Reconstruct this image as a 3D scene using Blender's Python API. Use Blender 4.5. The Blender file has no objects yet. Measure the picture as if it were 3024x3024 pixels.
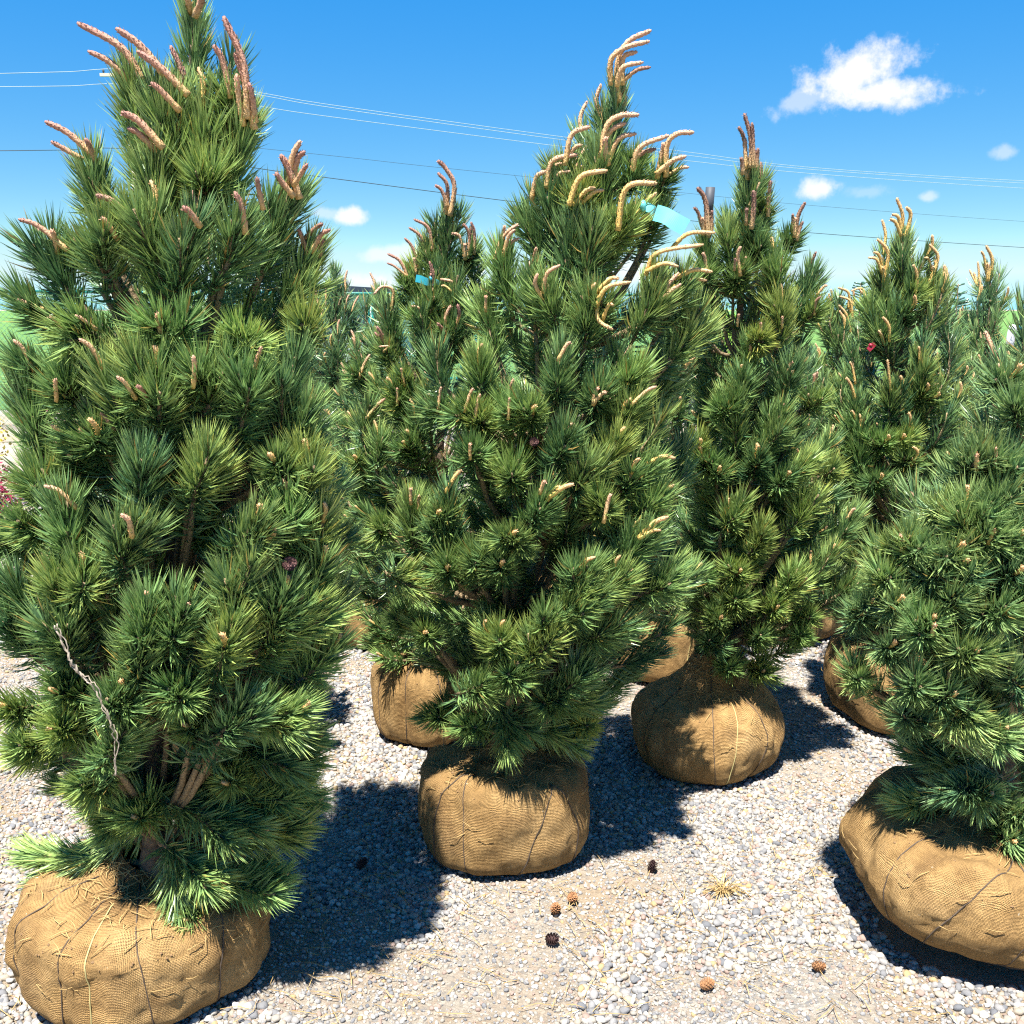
import bpy, bmesh, math, random
import numpy as np
from mathutils import Vector, Matrix, noise as mnoise
R_ = math.radians
rng = np.random.default_rng(7)
random.seed(7)
scene = bpy.context.scene
COL = scene.collection

# ------------------------------------------------------------------ camera
CAM_Z = 1.65
PITCH = R_(11.2)
FOV = R_(53.0)
F = 1512 / math.tan(FOV / 2)
cd = bpy.data.cameras.new('camera'); cd.angle = FOV; cd.clip_start = 0.05; cd.clip_end = 3000
cam = bpy.data.objects.new('camera', cd); COL.objects.link(cam)
cam.location = (0, 0, CAM_Z); cam.rotation_euler = (math.pi / 2 - PITCH, 0, 0)
scene.camera = cam
CP, SP = math.cos(PITCH), math.sin(PITCH)
def ray(x, y):
    u = (x - 1512) / F; v = -(y - 1512) / F
    return np.array([u, CP + v * SP, -SP + v * CP])
def at(x, y, Y):
    d = ray(x, y); return np.array([0, 0, CAM_Z]) + d * (Y / d[1])
def ground_at(x, y):
    d = ray(x, y); return np.array([0, 0, CAM_Z]) + d * (-CAM_Z / d[2])
def project(p):
    q = np.asarray(p) - np.array([0, 0, CAM_Z])
    dz = q[1] * CP - q[2] * SP
    return 1512 + F * q[0] / dz, 1512 - F * (q[1] * SP + q[2] * CP) / dz

# ------------------------------------------------------------------ sun, sky, exposure
SUN_EL = R_(66)
TRAVEL = np.array([0.28, 0.96])            # where shadows fall on the ground
TRAVEL = TRAVEL / np.linalg.norm(TRAVEL)
sd = Vector((TRAVEL[0] * math.cos(SUN_EL), TRAVEL[1] * math.cos(SUN_EL), -math.sin(SUN_EL)))
sl = bpy.data.lights.new('sun', 'SUN'); sl.energy = 5.0; sl.angle = R_(0.53); sl.color = (1.0, 0.965, 0.905)
sun = bpy.data.objects.new('sun', sl); COL.objects.link(sun)
sun.rotation_euler = sd.to_track_quat('-Z', 'Y').to_euler()
scene.view_settings.view_transform = 'Standard'; scene.view_settings.look = 'None'
scene.view_settings.gamma = 1.0; scene.view_settings.use_curve_mapping = False
scene.view_settings.exposure = 1.65
scene.render.engine = 'CYCLES'
scene.cycles.filter_width = 1.2
scene.cycles.use_denoising = False; scene.cycles.use_adaptive_sampling = True; scene.cycles.adaptive_threshold = .01
scene.cycles.max_bounces = 5; scene.cycles.diffuse_bounces = 3; scene.cycles.glossy_bounces = 2; scene.cycles.transmission_bounces = 3
scene.cycles.transparent_max_bounces = 6

world = bpy.data.worlds.new('World'); scene.world = world; world.use_nodes = True
wn = world.node_tree.nodes; wl = world.node_tree.links; wn.clear()
def N(tree, t, **kw):
    n = tree.nodes.new(t)
    for k, v in kw.items(): setattr(n, k, v)
    return n
wt = world.node_tree
def wmath(op, a, b=None, c=None):
    n = N(wt, 'ShaderNodeMath', operation=op)
    for i, q in enumerate((a, b, c)):
        if q is None: continue
        if isinstance(q, (int, float)): n.inputs[i].default_value = q
        else: wl.new(q, n.inputs[i])
    return n.outputs[0]
wout = N(wt, 'ShaderNodeOutputWorld'); wbg = N(wt, 'ShaderNodeBackground')
sky = N(wt, 'ShaderNodeTexSky', sky_type='NISHITA')
sky.sun_disc = False; sky.sun_elevation = SUN_EL
sky.sun_rotation = math.atan2(-sd.x, -sd.y)
sky.air_density = 1.0; sky.dust_density = 0.0; sky.ozone_density = 1.0; sky.altitude = 1300
SKY_STRENGTH = 0.054; EXPO = 2 ** scene.view_settings.exposure
sc_ = N(wt, 'ShaderNodeSeparateColor', mode='HSV'); wl.new(sky.outputs[0], sc_.inputs[0])
hs = N(wt, 'ShaderNodeCombineColor', mode='HSV'); wl.new(wmath('MINIMUM', wmath('MAXIMUM', sc_.outputs[0], .535), .62), hs.inputs[0])
# the photograph's strongly saturated, evenly bright blue: one grade for the whole sky
wl.new(wmath('POWER', wmath('MINIMUM', wmath('MULTIPLY', sc_.outputs[1], 1.48), .99), .72), hs.inputs[1])
wl.new(wmath('MULTIPLY', wmath('POWER', wmath('MULTIPLY', sc_.outputs[2], SKY_STRENGTH * EXPO), .28), .97 / (SKY_STRENGTH * EXPO)), hs.inputs[2])
tc = N(wt, 'ShaderNodeTexCoord')
nrm = N(wt, 'ShaderNodeVectorMath', operation='NORMALIZE'); wl.new(tc.outputs['Generated'], nrm.inputs[0])
DIR = nrm.outputs[0]
n1 = N(wt, 'ShaderNodeTexNoise'); n1.inputs['Scale'].default_value = 26; n1.inputs['Detail'].default_value = 9; n1.inputs['Roughness'].default_value = 0.62
wl.new(DIR, n1.inputs['Vector'])
NZ = wmath('SUBTRACT', n1.outputs[0], 0.5)
def cloud(cx, cy, a, b, dens=1.0, tilt=0.0, rough=2.4):
    c = ray(cx, cy); c = c / np.linalg.norm(c)
    r = np.cross(c, [0, 0, 1]); r /= np.linalg.norm(r); u = np.cross(r, c)
    ct, st = math.cos(tilt), math.sin(tilt); r, u = r * ct + u * st, u * ct - r * st
    def dot(v, s):
        n = N(wt, 'ShaderNodeVectorMath', operation='DOT_PRODUCT'); wl.new(DIR, n.inputs[0]); n.inputs[1].default_value = tuple(v / s)
        return n.outputs['Value']
    k = np.linalg.norm(ray(cx, cy))
    qx = dot(r, a / F / k); qy = dot(u, b / F / k); qf = dot(c, 1.0)
    d2 = wmath('ADD', wmath('MULTIPLY', qx, qx), wmath('MULTIPLY', qy, qy))
    d = wmath('SQRT', d2)
    v = wmath('ADD', wmath('SUBTRACT', 1.0, d), wmath('MULTIPLY', NZ, rough))
    m = N(wt, 'ShaderNodeMapRange', interpolation_type='SMOOTHSTEP'); wl.new(v, m.inputs[0])
    m.inputs[1].default_value = 0.05; m.inputs[2].default_value = 0.75; m.inputs[4].default_value = dens
    return wmath('MULTIPLY', m.outputs[0], wmath('GREATER_THAN', qf, 0.0))
CLOUDS = [(2530, 215, 190, 95, 1.0, 0.25, 2.4), (2640, 270, 210, 60, .95, -0.1, 2.4), (2360, 300, 150, 45, .45, 0.3, 3.0),
          (2430, 555, 80, 48, .9, 0, 2.2), (2560, 565, 120, 30, .22, 0, 3), (2735, 582, 42, 22, .5, 0, 2.5),
          (2970, 450, 60, 28, .4, 0, 2.5), (1045, 640, 60, 34, .9, 0, 2.2), (955, 628, 50, 22, .4, 0, 2.5), (1150, 752, 130, 32, .6, 0, 2.4),
          (1110, 835, 120, 40, .8, 0, 2.0), (1850, 790, 130, 50, .65, 0, 2.2),
          (-700, 300, 200, 70, .8, .1, 2.4), (-1500, 700, 250, 60, .7, 0, 2.4), (3700, 260, 240, 80, .9, 0, 2.4), (4500, 640, 200, 50, .7, 0, 2.4)]
acc = None
for c in CLOUDS:
    o = cloud(*c)
    acc = o if acc is None else wmath('MAXIMUM', acc, o)
mixc = N(wt, 'ShaderNodeMix', data_type='RGBA'); wl.new(acc, mixc.inputs[0]); wl.new(hs.outputs[0], mixc.inputs[6])
CLOUD_V = 0.35 / SKY_STRENGTH
mixc.inputs[7].default_value = (CLOUD_V, CLOUD_V, CLOUD_V * 1.02, 1)
wl.new(mixc.outputs[2], wbg.inputs[0]); wbg.inputs[1].default_value = SKY_STRENGTH
wl.new(wbg.outputs[0], wout.inputs[0])

# ------------------------------------------------------------------ helpers
def tagp(o, label=None, cat=None, group=None, kind=None):
    if label: o['label'] = label
    if cat: o['category'] = cat
    if group: o['group'] = group
    if kind: o['kind'] = kind
    return o
def link(name, me, mat=None, parent=None):
    o = bpy.data.objects.new(name, me); COL.objects.link(o)
    if mat is not None and me is not None: me.materials.append(mat)
    if parent is not None: o.parent = parent
    return o
def np_mesh(name, verts, loops, sizes, smooth=True, attrs=None, uv=None):
    me = bpy.data.meshes.new(name)
    verts = np.asarray(verts, np.float32); loops = np.asarray(loops, np.int32).ravel(); sizes = np.asarray(sizes, np.int32)
    me.vertices.add(len(verts)); me.vertices.foreach_set('co', verts.ravel())
    me.loops.add(len(loops)); me.loops.foreach_set('vertex_index', loops)
    me.polygons.add(len(sizes))
    st = np.concatenate([[0], np.cumsum(sizes)[:-1]]).astype(np.int32)
    me.polygons.foreach_set('loop_start', st)
    me.polygons.foreach_set('use_smooth', np.full(len(sizes), bool(smooth)))
    if attrs:
        for k, v in attrs.items():
            a = me.attributes.new(k, 'FLOAT', 'POINT'); a.data.foreach_set('value', np.asarray(v, np.float32))
    if uv is not None:
        l = me.uv_layers.new(name='UVMap'); l.data.foreach_set('uv', np.asarray(uv, np.float32)[loops].ravel())
    me.update(calc_edges=True)
    return me
class MB:
    """collects tubes, strips and boxes into one mesh"""
    def __init__(s): s.v = []; s.l = []; s.s = []; s.a = []; s.n = 0
    def add(s, v, faces, a=None):
        v = np.asarray(v, float); s.v.append(v)
        for f in faces: s.l.extend([i + s.n for i in f]); s.s.append(len(f))
        s.a.append(np.zeros(len(v)) if a is None else np.asarray(a)); s.n += len(v)
    def tube(s, pts, rad, sides=6, cap=True, knob=0.0):
        pts = np.asarray(pts, float); n = len(pts); rad = np.broadcast_to(np.asarray(rad, float), (n,))
        tan = np.gradient(pts, axis=0); tan /= np.linalg.norm(tan, axis=1)[:, None] + 1e-9
        ref = np.array([0.31, 0.22, 0.92]); 
        if abs(tan[0] @ ref) > .93: ref = np.array([1, 0, 0.])
        a = np.cross(tan, ref); a /= np.linalg.norm(a, axis=1)[:, None] + 1e-9; b = np.cross(tan, a)
        th = np.arange(sides) / sides * 2 * math.pi
        V = []; A = []
        for i in range(n):
            k = 1 + knob * (((np.arange(sides) + i) % 2) * 2 - 1)
            V.append(pts[i] + (a[i] * np.cos(th)[:, None] + b[i] * np.sin(th)[:, None]) * (rad[i] * k)[:, None] if knob else
                     pts[i] + (a[i] * np.cos(th)[:, None] + b[i] * np.sin(th)[:, None]) * rad[i]); A += [i / (n - 1)] * sides
        fs = [(i * sides + j, i * sides + (j + 1) % sides, (i + 1) * sides + (j + 1) % sides, (i + 1) * sides + j) for i in range(n - 1) for j in range(sides)]
        if cap: fs.append(tuple(range(sides))[::-1]); fs.append(tuple(range((n - 1) * sides, n * sides)))
        s.add(np.concatenate(V), fs, A)
    def box(s, c, h, rot=None):
        v = np.array([[x, y, z] for x in (-1, 1) for y in (-1, 1) for z in (-1, 1)]) * np.asarray(h)
        if rot is not None: v = v @ np.asarray(rot).T
        s.add(v + np.asarray(c), [(0, 1, 3, 2), (4, 6, 7, 5), (0, 4, 5, 1), (2, 3, 7, 6), (0, 2, 6, 4), (1, 5, 7, 3)])
    def strip(s, pts, side, w, th=0.0006):
        """a ribbon with thickness: pts centre line, side vectors, half width"""
        pts = np.asarray(pts, float); n = len(pts); side = np.broadcast_to(np.asarray(side, float), pts.shape)
        tan = np.gradient(pts, axis=0); nor = np.cross(tan, side); nor /= np.linalg.norm(nor, axis=1)[:, None] + 1e-9
        V = np.stack([pts - side * w - nor * th, pts + side * w - nor * th, pts + side * w + nor * th, pts - side * w + nor * th], 1).reshape(-1, 3)
        fs = [(i * 4 + j, i * 4 + (j + 1) % 4, i * 4 + 4 + (j + 1) % 4, i * 4 + 4 + j) for i in range(n - 1) for j in range(4)]
        fs += [(3, 2, 1, 0), tuple(range((n - 1) * 4, n * 4))]
        s.add(V, fs)
    def build(s, name, mat, parent=None, smooth=True, attr=None):
        me = np_mesh(name, np.concatenate(s.v), s.l, s.s, smooth, {attr: np.concatenate(s.a)} if attr else None)
        return link(name, me, mat, parent)
def bez(p0, p1, p2, n):
    t = np.linspace(0, 1, n)[:, None]
    return (1 - t) ** 2 * p0 + 2 * t * (1 - t) * p1 + t * t * p2
def unit(v): v = np.asarray(v, float); return v / (np.linalg.norm(v) + 1e-12)
def crom(pts, n):
    pts = np.asarray(pts, float)
    P = np.vstack([2 * pts[0] - pts[1], pts, 2 * pts[-1] - pts[-2]]); out = []
    m = len(pts) - 1
    for q in np.linspace(0, m - 1e-6, n):
        i = int(q); t = q - i; a, b, c, d = P[i:i + 4]
        out.append(.5 * (2 * b + (c - a) * t + (2 * a - 5 * b + 4 * c - d) * t * t + (3 * b - a - 3 * c + d) * t ** 3))
    return np.array(out)

# ------------------------------------------------------------------ materials
def mat(name):
    m = bpy.data.materials.new(name); m.use_nodes = True
    t = m.node_tree; b = t.nodes['Principled BSDF']
    return m, t, b
def ramp(t, src, stops, interp='LINEAR'):
    r = N(t, 'ShaderNodeValToRGB'); r.color_ramp.interpolation = interp
    e = r.color_ramp.elements
    while len(e) < len(stops): e.new(0.5)
    for q, (p, c) in zip(e, stops): q.position = p; q.color = (*c, 1)
    t.links.new(src, r.inputs[0]); return r.outputs[0]
def noise_n(t, scale, detail=4, rough=.55, vec=None):
    n = N(t, 'ShaderNodeTexNoise'); n.inputs['Scale'].default_value = scale; n.inputs['Detail'].default_value = detail; n.inputs['Roughness'].default_value = rough
    if vec is not None: t.links.new(vec, n.inputs['Vector'])
    return n
def mixrgb(t, f, a, b, mode='MIX'):
    m = N(t, 'ShaderNodeMix', data_type='RGBA', blend_type=mode)
    for i, q in ((0, f), (6, a), (7, b)):
        if isinstance(q, (int, float)): m.inputs[i].default_value = q
        elif isinstance(q, tuple): m.inputs[i].default_value = (*q, 1)
        else: t.links.new(q, m.inputs[i])
    return m.outputs[2]
def bump(t, b, h, strength=.5, dist=.01):
    n = N(t, 'ShaderNodeBump'); n.inputs['Strength'].default_value = strength; n.inputs['Distance'].default_value = dist
    t.links.new(h, n.inputs['Height']); t.links.new(n.outputs[0], b.inputs['Normal'])
def objco(t): return N(t, 'ShaderNodeTexCoord').outputs['Object']
def plain(name, c, rough=.6, spec=.5, metal=0):
    m, t, b = mat(name); b.inputs['Base Color'].default_value = (*c, 1); b.inputs['Roughness'].default_value = rough
    b.inputs['Metallic'].default_value = metal; b.inputs['Specular IOR Level'].default_value = spec
    n = noise_n(t, 40, 4, vec=objco(t)); t.links.new(mixrgb(t, n.outputs[0], tuple(x * .82 for x in c), tuple(min(1, x * 1.12) for x in c)), b.inputs['Base Color'])
    return m

def needle_mat(name, dark, mid, yellow):
    m, t, b = mat(name)
    a = N(t, 'ShaderNodeAttribute', attribute_name='tint').outputs['Fac']
    al = N(t, 'ShaderNodeAttribute', attribute_name='along').outputs['Fac']
    ye = N(t, 'ShaderNodeAttribute', attribute_name='yellow').outputs['Fac']
    c = ramp(t, a, [(0, dark), (.55, mid), (.93, tuple(x * 1.35 for x in mid)), (1.0, (.20, .15, .05))])
    f = N(t, 'ShaderNodeMath', operation='MULTIPLY'); t.links.new(al, f.inputs[0]); t.links.new(ye, f.inputs[1])
    lit_tipc = mixrgb(t, 1.0, c, (2.5, 1.95, 1.45), 'MULTIPLY'); a2 = N(t, 'ShaderNodeMath', operation='MULTIPLY'); t.links.new(al, a2.inputs[0]); a2.inputs[1].default_value = .8  # paler needle tips, with the sunlit fan-edge highlight painted into their colour
    c = mixrgb(t, a2.outputs[0], c, lit_tipc)
    c = mixrgb(t, f.outputs[0], c, yellow)
    t.links.new(c, b.inputs['Base Color'])
    b.inputs['Roughness'].default_value = .40; b.inputs['Specular IOR Level'].default_value = .7
    tr = N(t, 'ShaderNodeBsdfTranslucent'); t.links.new(c, tr.inputs[0])
    mx = N(t, 'ShaderNodeMixShader'); mx.inputs[0].default_value = .18
    t.links.new(b.outputs[0], mx.inputs[1]); t.links.new(tr.outputs[0], mx.inputs[2])
    t.links.new(mx.outputs[0], t.nodes['Material Output'].inputs[0])
    return m
M = {}
M['needle_a'] = needle_mat('needle_a', (.040, .115, .060), (.135, .255, .095), (.50, .52, .10))
M['needle_b'] = needle_mat('needle_b', (.038, .110, .054), (.135, .250, .088), (.48, .50, .10))
M['needle_c'] = needle_mat('needle_c', (.050, .132, .075), (.155, .280, .122), (.46, .50, .13))
def candle_mat(name, base, mid, tip):
    m, t, b = mat(name)
    a = N(t, 'ShaderNodeAttribute', attribute_name='along').outputs['Fac']
    c = ramp(t, a, [(0, base), (.4, mid), (.85, tip), (1, tuple(x * .8 for x in tip))])
    n = noise_n(t, 260, 3, vec=objco(t)); c = mixrgb(t, n.outputs[0], mixrgb(t, 1.0, c, (.62, .55, .5), 'MULTIPLY'), mixrgb(t, 1.0, c, (1.25, 1.2, 1.15), 'MULTIPLY'))
    t.links.new(c, b.inputs['Base Color']); b.inputs['Roughness'].default_value = .75
    bump(t, b, n.outputs[0], .8, .003)
    return m
M['candle_pink'] = candle_mat('candle_pink', (.58, .40, .17), (.46, .27, .18), (.36, .19, .15))
M['candle_tan'] = candle_mat('candle_tan', (.62, .44, .16), (.60, .40, .22), (.56, .35, .24))
M['candle_gold'] = candle_mat('candle_gold', (.62, .45, .12), (.66, .47, .17), (.62, .42, .22))
M['candle_brown'] = candle_mat('candle_brown', (.56, .40, .18), (.38, .23, .15), (.25, .14, .11))
m, t, b = mat('bark'); oc = objco(t)
n = noise_n(t, 55, 6, .7, oc); n2 = noise_n(t, 9, 3, .5, oc)
c = ramp(t, n.outputs[0], [(.25, (.055, .038, .026)), (.5, (.16, .105, .068)), (.75, (.30, .21, .13))])
t.links.new(mixrgb(t, n2.outputs[0], c, mixrgb(t, 1.0, c, (.75, .8, .8), 'MULTIPLY')), b.inputs['Base Color']); b.inputs['Roughness'].default_value = .9
bump(t, b, n.outputs[0], 1.0, .012); M['bark'] = m
m, t, b = mat('twig'); oc = objco(t)
n = noise_n(t, 160, 4, .6, oc)
t.links.new(ramp(t, n.outputs[0], [(.3, (.10, .07, .04)), (.55, (.27, .19, .10)), (.8, (.46, .34, .18))]), b.inputs['Base Color']); b.inputs['Roughness'].default_value = .85
bump(t, b, n.outputs[0], 1.0, .006); M['twig'] = m

def burlap_mat(name, tone=1.0):
    m, t, b = mat(name); oc = objco(t)
    uv = N(t, 'ShaderNodeUVMap', uv_map='UVMap').outputs[0]
    def wave(ax, sc):
        w = N(t, 'ShaderNodeTexWave', wave_type='BANDS', bands_direction=ax); w.inputs['Scale'].default_value = sc
        w.inputs['Distortion'].default_value = 2.0; w.inputs['Detail'].default_value = 2; w.inputs['Detail Scale'].default_value = 1.5
        t.links.new(uv, w.inputs['Vector']); return w.outputs['Fac']
    wx, wy = wave('X', 84), wave('Y', 84)
    w = N(t, 'ShaderNodeMath', operation='MULTIPLY'); t.links.new(wx, w.inputs[0]); t.links.new(wy, w.inputs[1])
    big = noise_n(t, 5, 5, .6, oc).outputs[0]; mid = noise_n(t, 38, 5, .65, oc).outputs[0]; fine = noise_n(t, 420, 2, .5, oc).outputs[0]
    c = ramp(t, big, [(.30, (.31 * tone, .185 * tone, .075 * tone)), (.5, (.43 * tone, .27 * tone, .112 * tone)), (.7, (.54 * tone, .36 * tone, .165 * tone))])
    # soil soaked through the cloth: blotches of its own shape
    dirt = ramp(t, noise_n(t, 7.5, 7, .68, oc).outputs[0], [(.52, (0, 0, 0)), (.66, (1, 1, 1))])
    dm = N(t, 'ShaderNodeMath', operation='MULTIPLY'); t.links.new(dirt, dm.inputs[0]); dm.inputs[1].default_value = .55
    c = mixrgb(t, dm.outputs[0], c, (.155, .090, .042))
    thr = ramp(t, w.outputs[0], [(0, (.55, .50, .42)), (.22, (.92, .90, .85)), (.7, (1.2, 1.18, 1.1))])
    c = mixrgb(t, .55, c, thr, 'MULTIPLY')
    sp = ramp(t, mid, [(.3, (.72, .70, .66)), (.55, (1, 1, 1)), (.75, (1.15, 1.13, 1.1))]); c = mixrgb(t, .8, c, sp, 'MULTIPLY')
    fl = ramp(t, noise_n(t, 70, 3, .6, oc).outputs[0], [(.72, (0, 0, 0)), (.78, (1, 1, 1))]); c = mixrgb(t, fl, c, (.55, .46, .32))
    t.links.new(c, b.inputs['Base Color']); b.inputs['Roughness'].default_value = .95; b.inputs['Specular IOR Level'].default_value = .15
    h = N(t, 'ShaderNodeMath', operation='MULTIPLY_ADD'); t.links.new(mid, h.inputs[0]); h.inputs[1].default_value = 3.0
    h2 = N(t, 'ShaderNodeMath', operation='ADD'); t.links.new(w.outputs[0], h2.inputs[0]); t.links.new(fine, h2.inputs[1]); t.links.new(h2.outputs[0], h.inputs[2])
    bump(t, b, h.outputs[0], .9, .004)
    return m
M['burlap_a'] = burlap_mat('burlap_a', 1.0); M['burlap_b'] = burlap_mat('burlap_b', .92); M['burlap_c'] = burlap_mat('burlap_c', 1.06)
M['twine'] = plain('twine', (.085, .065, .05), .9, .1)
M['twine_pale'] = plain('twine_pale', (.42, .36, .16), .9, .1)
M['string'] = plain('string', (.42, .35, .27), .9, .1)
M['straw'] = plain('straw', (.40, .27, .11), .8, .2)
M['soil'] = plain('soil', (.20, .125, .065), .95, .1)
M['ribbon'] = plain('ribbon', (.13, .50, .50), .35, .5)
M['ribbon_dark'] = plain('ribbon_dark', (.02, .22, .27), .4, .5)
M['ribbon_red'] = plain('ribbon_red', (.25, .012, .03), .4, .5)
M['paper'] = plain('paper', (.80, .81, .84), .5, .4)
M['ink'] = plain('ink', (.30, .31, .35), .6, .3)
M['green_paint'] = plain('green_paint', (.010, .16, .13), .4, .5)
M['wire_green'] = plain('wire_green', (.10, .30, .22), .4, .5)
M['galv'] = plain('galv', (.055, .06, .07), .6, .35, .0)
M['wire'] = plain('wire', (.045, .06, .08), .6, .3)
M['wire_pale'] = plain('wire_pale', (.36, .41, .46), .5, .4)
M['wood_pole'] = plain('wood_pole', (.50, .43, .36), .9, .1)
M['cone'] = plain('cone', (.30, .15, .07), .8, .2)
M['cone_dark'] = plain('cone_dark', (.055, .030, .028), .8, .2)
M['cone_purple'] = plain('cone_purple', (.10, .05, .045), .7, .2)
M['roof_dark'] = plain('roof_dark', (.02, .028, .05), .6, .3)
M['wall_pale'] = plain('wall_pale', (.45, .48, .52), .7, .3)
M['glass_dark'] = plain('glass_dark', (.03, .05, .07), .15, .5)
M['leaf_red'] = plain('leaf_red', (.22, .012, .045), .5, .4)
M['leaf_yellow'] = plain('leaf_yellow', (.42, .33, .03), .5, .4)
M['leaf_lime'] = plain('leaf_lime', (.16, .30, .03), .5, .4)
M['pot_white'] = plain('pot_white', (.78, .78, .78), .4, .4)
M['pot_black'] = plain('pot_black', (.02, .02, .022), .5, .4)

# ground: dusty fine gravel; the separate stones lie on it
m, t, b = mat('gravel_dust'); oc = objco(t)
vor = N(t, 'ShaderNodeTexVoronoi'); vor.inputs['Scale'].default_value = 95; t.links.new(oc, vor.inputs['Vector'])
vd = N(t, 'ShaderNodeTexVoronoi', feature='DISTANCE_TO_EDGE'); vd.inputs['Scale'].default_value = 95; t.links.new(oc, vd.inputs['Vector'])
sep = N(t, 'ShaderNodeSeparateColor'); t.links.new(vor.outputs['Color'], sep.inputs[0])
stone = ramp(t, sep.outputs[0], [(0, (.20, .20, .20)), (.25, (.30, .27, .225)), (.5, (.38, .35, .30)), (.75, (.30, .24, .19)), (1, (.46, .43, .38))])
sand = ramp(t, noise_n(t, 30, 6, .7, oc).outputs[0], [(.3, (.22, .16, .10)), (.6, (.34, .26, .17)), (.8, (.44, .36, .26))])
patch = ramp(t, noise_n(t, 1.1, 5, .6, oc).outputs[0], [(.42, (0, 0, 0)), (.58, (1, 1, 1))])
edge = ramp(t, vd.outputs['Distance'], [(0, (.6, .58, .55)), (.05, (1, 1, 1))])
c = mixrgb(t, patch, mixrgb(t, 1.0, stone, edge, 'MULTIPLY'), mixrgb(t, .18, sand, stone))
t.links.new(c, b.inputs['Base Color']); b.inputs['Roughness'].default_value = .95; b.inputs['Specular IOR Level'].default_value = .2
bump(t, b, noise_n(t, 150, 6, .75, oc).outputs[0], .9, .012); M['ground'] = m
m, t, b = mat('stone'); oi = N(t, 'ShaderNodeObjectInfo')
c = ramp(t, oi.outputs['Random'], [(0, (0.295, 0.267, 0.226)), (.10, (0.180, 0.180, 0.184)), (.20, (0.369, 0.344, 0.303)), (.34, (0.238, 0.234, 0.230)), (.46, (0.328, 0.283, 0.221)), (.56, (0.139, 0.143, 0.152)),
        (.62, (0.410, 0.389, 0.353)), (.72, (0.287, 0.209, 0.172)), (.80, (0.271, 0.258, 0.246)), (.90, (0.344, 0.254, 0.135)), (.94, (0.459, 0.443, 0.410))], 'CONSTANT')
n = noise_n(t, 130, 5, .65, objco(t))
c = mixrgb(t, .7, c, ramp(t, n.outputs[0], [(.3, (.70, .70, .72)), (.7, (1.18, 1.15, 1.1))]), 'MULTIPLY')
t.links.new(c, b.inputs['Base Color']); b.inputs['Roughness'].default_value = .8; b.inputs['Specular IOR Level'].default_value = .25
bump(t, b, n.outputs[0], .5, .004); M['stone'] = m
m, t, b = mat('lawn_grass'); oc = objco(t)
n = noise_n(t, 14, 8, .75, oc); n2 = noise_n(t, .35, 4, .6, oc)
c = mixrgb(t, n2.outputs[0], ramp(t, n.outputs[0], [(.3, (.055, .12, .02)), (.6, (.11, .21, .035)), (.8, (.19, .30, .06))]), (.10, .22, .035))
t.links.new(c, b.inputs['Base Color']); b.inputs['Roughness'].default_value = .8; bump(t, b, n.outputs[0], 1.0, .06); M['grass'] = m

# ------------------------------------------------------------------ ground
def sheet(name, x0, x1, y0, y1, z, mt, nx=2, ny=2, zf=None):
    xs = np.linspace(x0, x1, nx); ys = np.linspace(y0, y1, ny)
    V = np.array([[x, y, z if zf is None else zf(x, y)] for y in ys for x in xs])
    fs = [(j * nx + i, j * nx + i + 1, (j + 1) * nx + i + 1, (j + 1) * nx + i) for j in range(ny - 1) for i in range(nx - 1)]
    mb = MB(); mb.add(V, fs); return mb.build(name, mt)
ground = sheet('ground', -900, 900, -60, 1500, 0, M['ground']); tagp(ground, 'pale gravel yard that the balled pines stand on', 'ground', kind='structure')
lawn = sheet('lawn', -400, 400, 17, 900, 0.012, M['grass']); tagp(lawn, 'bright green mown field beyond the chain link fence', 'lawn', kind='structure')

# ------------------------------------------------------------------ pine building
ZM = {'A': (0, 0, 1.932), 'B': (1000, 0, 1.932), 'C': (2024, 0, 1.932), 'D': (0, 1000, 1.932), 'E': (1000, 1000, 1.932), 'F': (2024, 1000, 1.932),
      'G': (0, 2024, 1.932), 'H': (1000, 1900, 1.932), 'P': (2024, 1800, 1.578), 'Q': (2400, 1700, 1.75), 'S': (1650, 400, 1.9855), 'U': (950, 700, 3.864), 'X': (0, 0, 1)}
def zp(r, x, y): o = ZM[r]; return o[0] + x / o[2], o[1] + y / o[2]

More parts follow.
